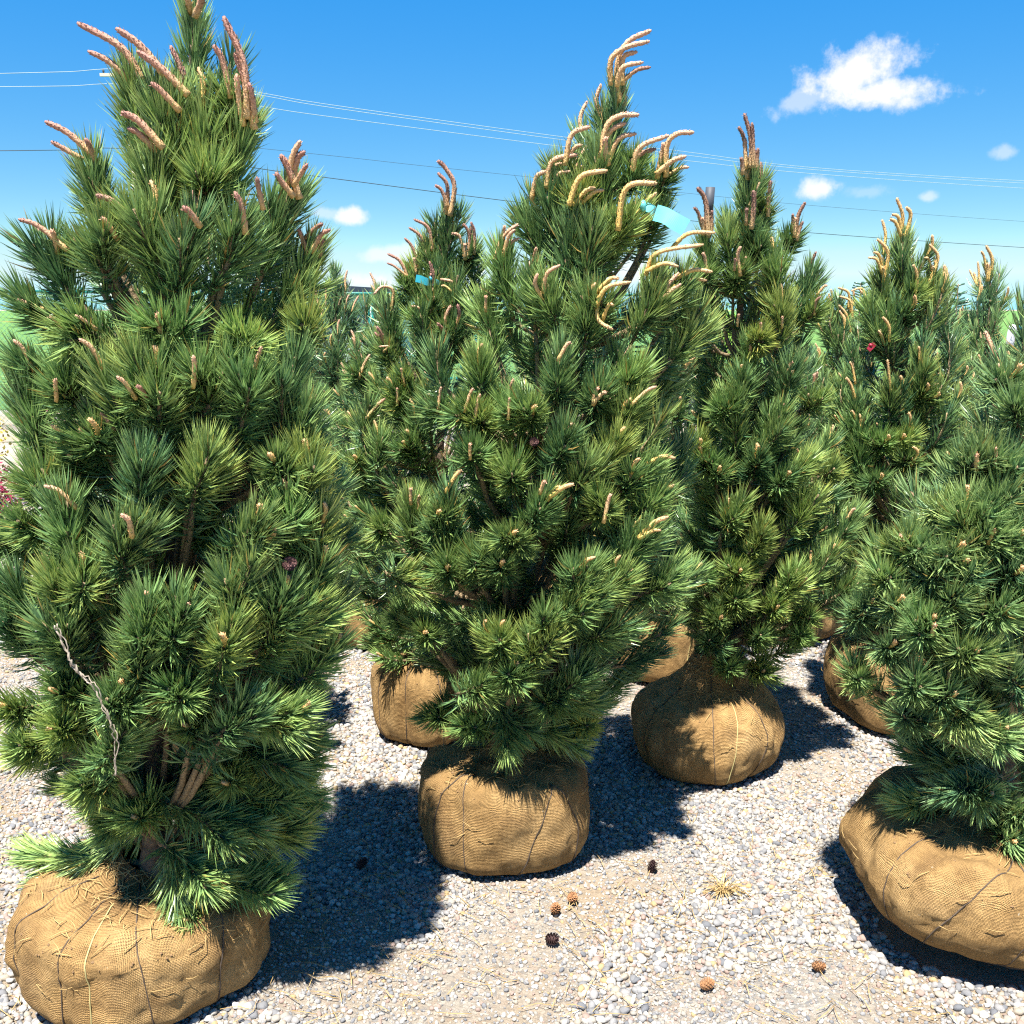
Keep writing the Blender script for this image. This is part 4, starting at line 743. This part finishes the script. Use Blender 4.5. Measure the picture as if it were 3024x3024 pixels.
for k in range(8):
    ico = N(ngp, 'GeometryNodeMeshIcoSphere'); ico.inputs['Radius'].default_value = 1; ico.inputs['Subdivisions'].default_value = 2
    sp_ = N(ngp, 'GeometryNodeSetPosition'); L(ico.outputs[0], sp_.inputs[0])
    pos = N(ngp, 'GeometryNodeInputPosition'); nz = N(ngp, 'ShaderNodeTexNoise'); nz.inputs['Scale'].default_value = .75; nz.inputs['Detail'].default_value = 1.2
    va = N(ngp, 'ShaderNodeVectorMath', operation='ADD'); L(pos.outputs[0], va.inputs[0]); va.inputs[1].default_value = (k * 7.3, k * 2.1, 0); L(va.outputs[0], nz.inputs['Vector'])
    mr = N(ngp, 'ShaderNodeMapRange'); L(nz.outputs[0], mr.inputs[0]); mr.inputs[1].default_value = .25; mr.inputs[2].default_value = .75; mr.inputs[3].default_value = .62; mr.inputs[4].default_value = 1.3
    sc = N(ngp, 'ShaderNodeVectorMath', operation='SCALE'); L(pos.outputs[0], sc.inputs[0]); L(mr.outputs[0], sc.inputs['Scale'])
    ms = N(ngp, 'ShaderNodeVectorMath', operation='MULTIPLY'); L(sc.outputs[0], ms.inputs[0]); rr = random.Random(k); ms.inputs[1].default_value = (1, rr.uniform(.68, .95), rr.uniform(.48, .75))
    L(ms.outputs[0], sp_.inputs['Position'])
    ss = N(ngp, 'GeometryNodeSetShadeSmooth'); L(sp_.outputs[0], ss.inputs[0])
    sm = N(ngp, 'GeometryNodeSetMaterial'); sm.inputs['Material'].default_value = M['stone']; L(ss.outputs[0], sm.inputs[0])
    g2 = N(ngp, 'GeometryNodeGeometryToInstance'); L(sm.outputs[0], g2.inputs[0]); L(g2.outputs[0], gti.inputs[0])
iop = N(ngp, 'GeometryNodeInstanceOnPoints'); L(gi.outputs[0], iop.inputs['Points']); L(gti.outputs[0], iop.inputs['Instance']); iop.inputs['Pick Instance'].default_value = True
na = N(ngp, 'GeometryNodeInputNamedAttribute', data_type='FLOAT'); na.inputs[0].default_value = 'size'; L(na.outputs[0], iop.inputs['Scale'])
nv = N(ngp, 'GeometryNodeInputNamedAttribute', data_type='FLOAT_VECTOR'); nv.inputs[0].default_value = 'turn'
e2r = N(ngp, 'FunctionNodeEulerToRotation'); L(nv.outputs[0], e2r.inputs[0]); L(e2r.outputs[0], iop.inputs['Rotation'])
L(iop.outputs[0], go.inputs[0])
md = gravel.modifiers.new('stones', 'NODES'); md.node_group = ngp

# ------------------------------------------------------------------ fallen dry needles on gravel and on the balls
mb = MB(); rgn = np.random.default_rng(5)
def dry(p, nrm_, l):
    a = rgn.uniform(0, 6.28); t_ = np.array([math.cos(a), math.sin(a), 0]); t_ = unit(t_ - nrm_ * (t_ @ nrm_)); s_ = np.cross(nrm_, t_)
    q = [p - t_ * l / 2 + nrm_ * .002, p + nrm_ * .006 + s_ * l * rgn.normal(0, .08), p + t_ * l / 2 + nrm_ * .003]
    mb.strip(q, s_, .0008, .0004)
for k in range(520):
    px_, py_ = rgn.uniform(0, 3024), 2200 + 824 * rgn.random() ** .8; g = ground_at(px_, py_)
    if any((g[0] - bx) ** 2 + (g[1] - by) ** 2 < br ** 2 for bx, by, br in TREE_XYR): continue
    g[2] = .012; dry(g, np.array([0, 0, 1.]), rgn.uniform(.04, .10))
for (root, X0, Y0, R0, H, B, rb) in ALL_TREES[:5]:
    Mx = Matrix.Translation((X0, Y0, 0)) @ rb
    for k in range(230 if root is not ALL_TREES[0][0] else 420):
        th = rgn.uniform(0, 2 * math.pi); v = rgn.uniform(.72, .99) if rgn.random() < .85 else rgn.uniform(.45, .72); p = B.at(th, v, .003)
        e1 = B.at(th + .05, v, .003) - p; e2 = B.at(th, min(1, v + .03), .003) - p; nn = unit(np.cross(e1, e2))
        if nn[2] < -.2: nn = -nn
        w = Mx @ Vector(p); nw = Mx.to_3x3() @ Vector(nn); dry(np.array(w), np.array(nw), rgn.uniform(.025, .06))
# crumbs of soil that have spilled on the cloth
cr = MB(); OCT = np.array([[1, 0, 0], [-1, 0, 0], [0, 1, 0], [0, -1, 0], [0, 0, 1], [0, 0, -1.]]); OF = [(0, 2, 4), (2, 1, 4), (1, 3, 4), (3, 0, 4), (2, 0, 5), (1, 2, 5), (3, 1, 5), (0, 3, 5)]
for (root, X0, Y0, R0, H, B, rb) in ALL_TREES[:6]:
    Mx = Matrix.Translation((X0, Y0, 0)) @ rb
    for k in range(420):
        v = .99 - .38 * rgn.random() ** 1.8; th = rgn.uniform(0, 2 * math.pi)
        if mnoise.noise(Vector((math.cos(th) * 2.3 + X0, math.sin(th) * 2.3, v * 4))) < -.02: continue
        w = Mx @ Vector(B.at(th, v, .001)); z_ = rgn.uniform(.0015, .0048); cr.add(OCT * z_ * rgn.uniform(.6, 1.3, (6, 3)) + np.array(w), OF)
tagp(cr.build('soil_crumbs', M['soil'], smooth=False), 'brown soil crumbs spilled over the tops of the burlap balls', None, kind='stuff')
tagp(mb.build('fallen_needles', M['straw']), 'dry straw coloured pine needles strewn over gravel and burlap', None, kind='stuff')

# ------------------------------------------------------------------ pine cones
def pine_cone(label, mt, p, r, ax, parent=None):
    """an opened cone: a core with rows of scales"""
    root = bpy.data.objects.new('pine_cone', None); COL.objects.link(root); root.location = p; root.empty_display_size = .03
    tagp(root, label, 'pine cone', 'pine cones')
    q = Vector(ax).to_track_quat('Z', 'X').to_matrix(); Q = np.array(q)
    zz = np.linspace(-1, 1, 9); core = MB(); core.tube(np.column_stack([zz * 0, zz * 0, zz * r * 1.15]) @ Q.T, r * .55 * np.sqrt(np.clip(1.05 - zz ** 2, .03, 1)), 8); core.build('core', mt, root)
    sc = MB()
    for i in range(64):
        f = i / 63; z = -1 + 2 * f; ph = i * 2.39996; rr = r * (.98 * math.sqrt(max(.05, 1 - (z * .92 + .1) ** 2)))
        o = np.array([math.cos(ph), math.sin(ph), 0]); s = np.array([-math.sin(ph), math.cos(ph), 0]); u = np.array([0, 0, 1.])
        b0 = o * rr * .35 + u * z * r * 1.1; t0 = o * rr + u * (z * r * 1.1 + r * .22); w = r * .26
        v = np.array([b0 - s * w * .4, b0 + s * w * .4, t0 + s * w, t0 - s * w, t0 + o * r * .08 + u * r * .14, b0 - u * r * .1]) @ Q.T
        sc.add(v, [(0, 1, 2, 3), (3, 2, 4), (0, 3, 5), (1, 5, 2), (2, 5, 3)])
    sc.build('scales', mt, root, smooth=False); return root
for lab, mt, x, y, r, ax in [('russet pine cone lying upright on sunlit gravel, upper of a close pair', 'cone', 1690, 2672, .0145, (.2, -.6, .8)), ('russet pine cone on sunlit gravel, lower of a close pair', 'cone', 1640, 2706, .0145, (.1, -.2, 1)),
                             ('half blackened pine cone lying alone on the sunlit gravel', 'cone_dark', 1628, 2795, .0155, (.8, -.5, .3)), ('dark pine cone by the shadow edge right of the middle ball', 'cone_dark', 1925, 2580, .0150, (.3, .3, .9)),
                             ('faded tan pine cone half sunk in gravel in front of the tipped ball', 'cone', 2415, 2875, .0140, (1, -.3, .2)), ('flattened tan pine cone near the bottom edge of the gravel', 'cone', 2085, 2930, .0150, (.9, .3, .1)), ('black pine cone on gravel in the shade between two balls', 'cone_dark', 1068, 2570, .015, (.5, .5, .4))]:
    g = ground_at(x, y); pine_cone(lab, M[mt], (g[0], g[1], r * .95 + .008), r, ax)
g = at(855, 1665, ALL_TREES[0][2] - .34); pine_cone('purple brown cone still on a branch of the nearest pine', M['cone_purple'], tuple(g), .0145, (.3, -.8, .3))
g = at(1577, 1305, ALL_TREES[1][2] - .34); pine_cone('small dark cone deep among the needles of the middle pine', M['cone_purple'], tuple(g), .012, (.1, -.9, .2))

# ------------------------------------------------------------------ ribbons, tags, string, grass tuft
def ribbon(label, loop_px, Y, loop_r, tail_px, w, mt, dY=0.0, cat='ribbon'):
    root = bpy.data.objects.new('marker_ribbon', None); COL.objects.link(root); c = at(*loop_px, Y); root.location = c; root.empty_display_size = .03
    tagp(root, label, cat, 'plastic marker ribbons tied on the pines')
    th = np.linspace(0, 2 * math.pi, 22); ax = unit(np.array([.45, .1, .85])); e1 = unit(np.cross(ax, [0, 1, 0])); e2 = np.cross(ax, e1)
    mb = MB(); P = (np.cos(th)[:, None] * e1 + np.sin(th)[:, None] * e2) * loop_r; mb.strip(P, ax, w * .55, .0004); mb.build('loop', M[mt], root, smooth=False)
    k = MB(); k.tube(crom([e1 * loop_r * 1.05 + np.array([0, -.012, w * .7]), e1 * loop_r * 1.25 + np.array([0, -.016, 0]), e1 * loop_r * 1.05 + np.array([0, -.01, -w * .7])], 8), [.002, .006, .008, .009, .009, .008, .006, .002], 7); k.build('knot', M[mt], root)
    mb = MB(); n = len(tail_px); T = crom([at(x, y, Y - .02 + dY * i) - c for i, (x, y) in enumerate(tail_px)], 22)
    tan = np.gradient(T, axis=0); sv = np.cross(tan, np.array([0, 1, 0.])); sv /= np.linalg.norm(sv, axis=1)[:, None]
    sv = sv + np.array([0, .12, 0]) * np.sin(np.linspace(0, 5, 22))[:, None]; sv /= np.linalg.norm(sv, axis=1)[:, None]
    mb.strip(T, sv, w, .0004); mb.build('tail', M[mt], root, smooth=False); return root
Y2 = ALL_TREES[1][2]; Y6 = ALL_TREES[5][2]; Y5 = ALL_TREES[4][2]
ribbon('pale turquoise ribbon tied on the middle pine, long tail blown to the right', (1918, 620), Y2 - .17, .018, [(1935, 628), (1965, 637), (1995, 655), (2026, 672)], .021, 'ribbon', -.01)
ribbon('dark teal ribbon fluttering left from the pine between the two tallest', (1288, 832), Y6 - .12, .016, [(1285, 830), (1262, 832), (1240, 824), (1228, 822)], .013, 'ribbon_dark', .01)
ribbon('teal ribbon hanging in a curve from the cream topped pine', (2730, 905), Y5 - .02, .015, [(2735, 905), (2748, 908), (2758, 925), (2760, 940)], .010, 'ribbon_dark', .0)
ribbon('dark red band wrapped round the middle pine below its ribbon', (1778, 795), Y2 - .05, .034, [(1795, 800), (1800, 806), (1803, 815)], .007, 'ribbon_red', .0)
ribbon('scrap of red tape deep inside the top of the nearest pine', (650, 605), ALL_TREES[0][2] - .05, .02, [(645, 600), (652, 606), (660, 615)], .009, 'ribbon_red')
ribbon('small maroon label strip beside the cream topped pine', (2572, 1022), Y5 - .15, .006, [(2564, 1034), (2574, 1024), (2584, 1014)], .009, 'ribbon_red')
tg = bpy.data.objects.new('plant_tag', None); COL.objects.link(tg); c = at(2990, 985, 4.75); tg.location = c
tagp(tg, 'white paper tag folded over a branch at the right edge', 'tag')
mb = MB(); P = [at(x, y, 4.75 + dy) - c for x, y, dy in ((2982, 1018, 0), (2986, 990, -.006), (2992, 966, -.01), (2997, 960, .0), (3003, 966, .02))]
mb.strip(crom(P, 14), unit([1, .15, -.25]), .021, .0004); mb.build('sheet', M['paper'], tg)
fc = bpy.data.curves.new('print', 'FONT'); fc.body = 'A'; fc.size = .022; fc.extrude = .0002; to = bpy.data.objects.new('print', fc)
dg = None
COL.objects.link(to); bpy.context.view_layer.update(); me = bpy.data.meshes.new_from_object(to); bpy.data.objects.remove(to)
pr = link('print', me, M['ink'], tg); pr.location = at(2983, 992, 4.75 - .014) - c; pr.rotation_euler = (R_(80), R_(12), 0)
mb = MB(); mb.strip(crom([at(x, y, 4.75) - c for x, y in ((2999, 962), (3010, 966), (3024, 974), (3040, 980))], 10), unit([.2, .1, -1]), .009, .0004); mb.build('tie', M['ribbon_dark'], tg)
# string trailing on the nearest pine
Y1 = ALL_TREES[0][2]
sp_px = [(160, 1845), (182, 1890), (205, 1945), (225, 1975), (255, 2005), (283, 2040), (305, 2085), (325, 2125), (335, 2170), (338, 2225), (342, 2290)]
for nm, ox in (('thick frayed pale string trailing down the front of the nearest pine', 0), ('thin loose strand beside the frayed string on the nearest pine', 1)):
    mb = MB(); P = [at(x + ox * (10 * math.sin(i * 1.7) + 3), y, Y1 - .45 + .008 * i) for i, (x, y) in enumerate(sp_px)]
    mb.tube(crom(P, 60) + rgn.normal(0, .0014, (60, 3)), crom([[.0016],[.0024],[.0030],[.0018],[.0022],[.0012],[.0016]],60)[:,0] if not ox else .0012, 6); tagp(mb.build('string', M['string']), nm, 'string')
# dead grass tuft
g = ground_at(2135, 2640); mb = MB()
for k in range(60):
    a = rgn.uniform(0, 6.28); l = rgn.uniform(.03, .08); d_ = np.array([math.cos(a), math.sin(a), rgn.uniform(.15, .9)]); d_ = unit(d_)
    p0 = np.array([rgn.normal(0, .008), rgn.normal(0, .008), .004]); p1 = p0 + d_ * l * .6; p2 = p1 + unit(d_ + np.array([0, 0, -.5])) * l * .5
    mb.strip([p0, p1, p2], unit(np.cross(d_, [0, 0, 1])), .0009, .0003)
o = mb.build('grass_tuft', M['straw']); o.location = (g[0], g[1], .006); tagp(o, 'bleached dead grass tuft growing in the open gravel', 'grass tuft')

# ------------------------------------------------------------------ fence, poles, wires, far things
FX = [(-8.6, 13.6), (-6.0, 14.6), (-3.4, 15.6), (-.8, 16.6), (1.8, 17.6), (4.4, 18.6)]
fr = bpy.data.objects.new('chain_link_fence', None); COL.objects.link(fr); fr.location = (*FX[0], 0)
tagp(fr, 'green chain link fence between the yard and the grass field', 'fence'); fo = np.array([*FX[0], 0.])
FH = 1.88
for x, y in FX:
    mb = MB(); mb.tube(np.array([(x, y, 0), (x, y, 1.0), (x, y, FH + .06)]) - fo, .032, 10); mb.build('post', M['green_paint'], fr)
for (x, y), (x2, y2) in zip(FX, FX[1:]):
    mb = MB(); mb.tube(np.array([(x, y, FH), ((x + x2) / 2, (y + y2) / 2, FH - .004), (x2, y2, FH)]) - fo, .022, 8); mb.build('top_rail', M['green_paint'], fr)
    mb = MB(); A_ = np.array([x, y, .05]); Ls = np.array([x2 - x, y2 - y, 0]); ln = np.linalg.norm(Ls); e = Ls / ln; hh = FH - .06; nrmf = np.array([e[1], -e[0], 0]); st = .072
    for sgn in (1, -1):
        q = -hh
        while q < ln + hh:
            u0, u1 = q, q + hh; z0_, z1_ = (0, hh) if sgn > 0 else (hh, 0); a0, a1 = max(u0, 0), min(u1, ln)
            if a1 - a0 > .02:
                f0, f1 = (a0 - u0) / hh, (a1 - u0) / hh
                mb.tube([A_ + e * a0 + np.array([0, 0, z0_ + (z1_ - z0_) * f0]) + nrmf * .03 * 1 + nrmf * .002 * sgn - fo, A_ + e * a1 + np.array([0, 0, z0_ + (z1_ - z0_) * f1]) + nrmf * .03 + nrmf * .002 * sgn - fo], .0024, 3, False)
            q += st
    mb.build('wire_mesh', M['wire_green'], fr, smooth=False)
# utility pole and overhead wires
PY = 46.0; PX = at(396, 500, PY)[0]
po = bpy.data.objects.new('utility_pole', None); COL.objects.link(po); po.location = (PX, PY, 0); tagp(po, 'pale wooden utility pole hidden behind the nearest pine', 'utility pole')
zt_ = at(396, 190, PY)[2]; mb = MB(); mb.tube([(0, 0, 0), (0, 0, zt_ * .5), (0, 0, zt_)], [.19, .16, .12], 12); mb.build('shaft', M['wood_pole'], po)
mb = MB(); mb.box((0, -.16, zt_ - .45), (1.1, .05, .06)); mb.build('crossarm', M['wood_pole'], po, smooth=False)
for sx in (-.95, .15, .95):
    mb = MB(); mb.tube([(sx, -.16, zt_ - .39), (sx, -.16, zt_ - .30), (sx, -.16, zt_ - .2)], [.03, .05, .025], 8); mb.build('insulator', M['galv'], po)
def wire(label, pxs, mt, off_, rad=.012):
    # right of the pole the wires run away in a vertical plane; left of it in another
    P = []
    for x, y in pxs:
        d = ray(x, y)
        if x < 396: n_ = np.array([-.12, 1.0, 0]); p0 = np.array([PX, PY + off_, 0])
        else: n_ = np.array([-.55, 1.0, 0]); p0 = np.array([PX, PY + off_, 0])
        o_ = np.array([0, 0, CAM_Z]); t_ = ((p0 - o_) @ n_) / (d @ n_); P.append(o_ + d * t_)
    P = np.array(P); o = MB(); o.tube(crom(P, 50), rad, 4); tagp(o.build('overhead_wire', M[mt]), label, 'wire', 'overhead wires')
wire('top overhead wire of the upper three', [(-300, 224), (0, 217), (200, 212), (396, 208), (780, 276), (1000, 313), (1660, 404), (2024, 448), (2400, 495), (3024, 534), (3500, 552)], 'wire_pale', -.3)
wire('second overhead wire running just under the top one', [(396, 214), (780, 283), (1000, 321), (1660, 413), (2024, 458), (2400, 501), (3024, 541), (3500, 560)], 'wire_pale', 0)
wire('third overhead wire, lowest of the upper three', [(-300, 256), (0, 256), (200, 254), (396, 252), (780, 316), (1000, 348), (1660, 433), (2024, 474), (2400, 513), (3024, 556), (3500, 576)], 'wire_pale', .3)
wire('faint overhead wire midway between upper and lowest wires', [(396, 400), (1000, 462), (1300, 495), (2024, 570), (2400, 607), (3024, 654), (3500, 680)], 'wire', 0, .008)
wire('dark overhead wire, lowest of all, crossing behind the pine tops', [(-300, 447), (0, 445), (180, 443), (396, 441), (780, 500), (1000, 529), (1530, 597), (2024, 650), (2400, 688), (3024, 731), (3500, 756)], 'wire', 0, .017)
# grey stake
g0 = at(2098, 553, 4.9); st = bpy.data.objects.new('pipe_stake', None); COL.objects.link(st); b0 = np.array([g0[0] - .10, 4.95, 0.]); st.location = b0
tagp(st, 'dark grey metal pipe stake leaning behind the brown leadered pine', 'stake'); mb = MB(); e_ = g0 - b0; mb.tube([e_ * 0, e_ * .5, e_ * .985], .0185, 12); mb.build('pipe', M['galv'], st); mb = MB(); mb.tube([e_ * .95, e_ * .97, e_], .0215, 12); mb.build('collar', M['galv'], st)
# shed with a dark roof far off
c = np.array([at(1060, 900, 34)[0], 34., 0.]); sh = bpy.data.objects.new('garden_shed', None); COL.objects.link(sh); sh.location = c; tagp(sh, 'low far building with a dark sloping roof behind the pines', 'building')
mb = MB(); mb.box((0, 0, 1.1), (1.5, 2, 1.1)); mb.build('wall', M['wall_pale'], sh, smooth=False)
rz = at(1060, 838, 34)[2]; mb = MB(); mb.add([(-1.9, -2.3, 2.15), (1.9, -2.3, 2.0), (1.9, 2.3, 2.0), (-1.9, 2.3, 2.15), (-1.9, -2.3, rz), (1.4, -2.3, rz - .2), (1.4, 2.3, rz - .2), (-1.9, 2.3, rz)], [(0, 3, 2, 1), (4, 5, 6, 7), (0, 1, 5, 4), (1, 2, 6, 5), (2, 3, 7, 6), (3, 0, 4, 7)]); mb.build('roof', M['roof_dark'], sh, smooth=False)
mb = MB(); mb.box((.3, -2.03, 1.3), (.5, .02, .4)); mb.build('window', M['glass_dark'], sh, smooth=False); mb = MB(); mb.box((-.8, -2.03, 1.0), (.4, .02, 1.0)); mb.build('door', M['galv'], sh, smooth=False)
# green painted gate frame
c = np.array([at(1110, 920, 13.)[0], 13., 0.]); gt = bpy.data.objects.new('green_gate', None); COL.objects.link(gt); gt.location = c; tagp(gt, 'bright green metal gate seen between far pine tops', 'gate')
zt2 = at(1110, 893, 13.)[2]
for sx in (-.06, 1.25): mb = MB(); mb.tube([(sx, 0, 0), (sx, 0, zt2 * .5), (sx, 0, zt2)], .035, 10); mb.build('post', M['green_paint'], gt)
for k in range(6): mb = MB(); mb.tube([(-.06, 0, zt2 - .1 - k * .28), (.6, 0, zt2 - .1 - k * .28), (1.25, 0, zt2 - .1 - k * .28)], .02, 8); mb.build('rail', M['green_paint'], gt)
# leafy shrubs and a little tree
def shrub(name, label, cat, p, rx, rz_, mt, n, leaf, stem_h, pot=None):
    root = bpy.data.objects.new(name, None); COL.objects.link(root); root.location = p; tagp(root, label, cat)
    zc = stem_h + rz_; mb = MB(); lf = MB()
    for k in range(14):
        d_ = unit(rgn.normal(0, 1, 3)); e_ = np.array([d_[0] * rx * .8, d_[1] * rx * .8, zc + d_[2] * rz_ * .8]); mb.tube(bez(np.array([0, 0, 0.]), np.array([0, 0, stem_h + .1]), e_, 6), np.linspace(.012, .003, 6) * (1 + stem_h), 5)
    mb.build('trunk' if stem_h > .3 else 'stems', M['bark'], root)
    for k in range(n):
        d_ = unit(rgn.normal(0, 1, 3)); r_ = rgn.uniform(.45, 1.05) * (1 + .25 * mnoise.noise(Vector(d_ * 2.2 + p[0]))); c_ = np.array([d_[0] * rx * r_, d_[1] * rx * r_, zc + d_[2] * rz_ * r_]); u_ = unit(rgn.normal(0, 1, 3)); v_ = unit(np.cross(u_, rgn.normal(0, 1, 3))); s_ = leaf * rgn.uniform(.6, 1.2)
        if c_[2] < .02: continue
        lf.add([c_ - u_ * s_, c_ + v_ * s_ * .5, c_ + u_ * s_, c_ - v_ * s_ * .5], [(0, 1, 2, 3)])
    lf.build('crown', M[mt], root, smooth=False)
    if pot:
        mb = MB(); mb.tube([(0, 0, 0), (0, 0, .14), (0, 0, .26), (0, 0, .28)], [.13, .15, .165, .17], 20); mb.build('pot', M[pot], root)
    return root
g = ground_at(-40, 1640); shrub('red_shrub', 'crimson leaved shrub at the left edge behind the nearest pine', 'shrub', (g[0] , g[1], 0), .30, .28, 'leaf_red', 1500, .018, .12)
g = ground_at(240, 1480); shrub('red_shrub', 'dusky red shrub glimpsed deeper behind the nearest pine', 'shrub', (g[0], g[1], 0), .30, .36, 'leaf_red', 1300, .02, .15)
g = ground_at(-75, 1500); shrub('potted_yellow_shrub', 'yellow leaved shrub in a white pot at the left edge', 'shrub', (g[0], g[1], 0), .30, .30, 'leaf_yellow', 1400, .02, .3, 'pot_white')
g = np.array([at(2085, 1040, 12.)[0], 12., 0]); shrub('lime_tree', 'small yellow green leafy tree far behind the grey stake', 'tree', tuple(g), .5, .45, 'leaf_lime', 2600, .03, .85)
for x, y0_, d_, lab in ((2533, 985, 8.5, 'thin bare far sapling with whorled twigs, next to the golden candles'), (2828, 860, 8.2, 'slim pinkish leader of a far spruce beside the right hand pines')):
    g = np.array([at(x, y0_, d_)[0], d_, 0.]); tp_ = at(x, 835 if x < 2700 else 838, d_)[2]; root = bpy.data.objects.new('young_sapling', None); COL.objects.link(root); root.location = g; tagp(root, lab, 'tree')
    mb = MB(); mb.tube([(0, 0, 0), (.01, 0, tp_ * .5), (0, 0, tp_)], [.02, .012, .004], 7); mb.build('trunk', M['twig'], root)
    lf = MB()
    for k in range(160):
        z = tp_ * rgn.uniform(.45, 1.0); a = rgn.uniform(0, 6.28); l = (tp_ - z) * .35 + .05; p_ = np.array([0, 0, z]); e_ = p_ + np.array([math.cos(a) * l, math.sin(a) * l, l * .25]); lf.strip([p_, (p_ + e_) / 2, e_], np.array([0, 0, 1.]), .006, .002)
    lf.build('crown', M['needle_c'], root)
print('needle tris', sum(len(o.data.vertices) // 5 * 3 for o in bpy.data.objects if o.type == 'MESH' and o.name.startswith('crown')), 'gravel', ng)
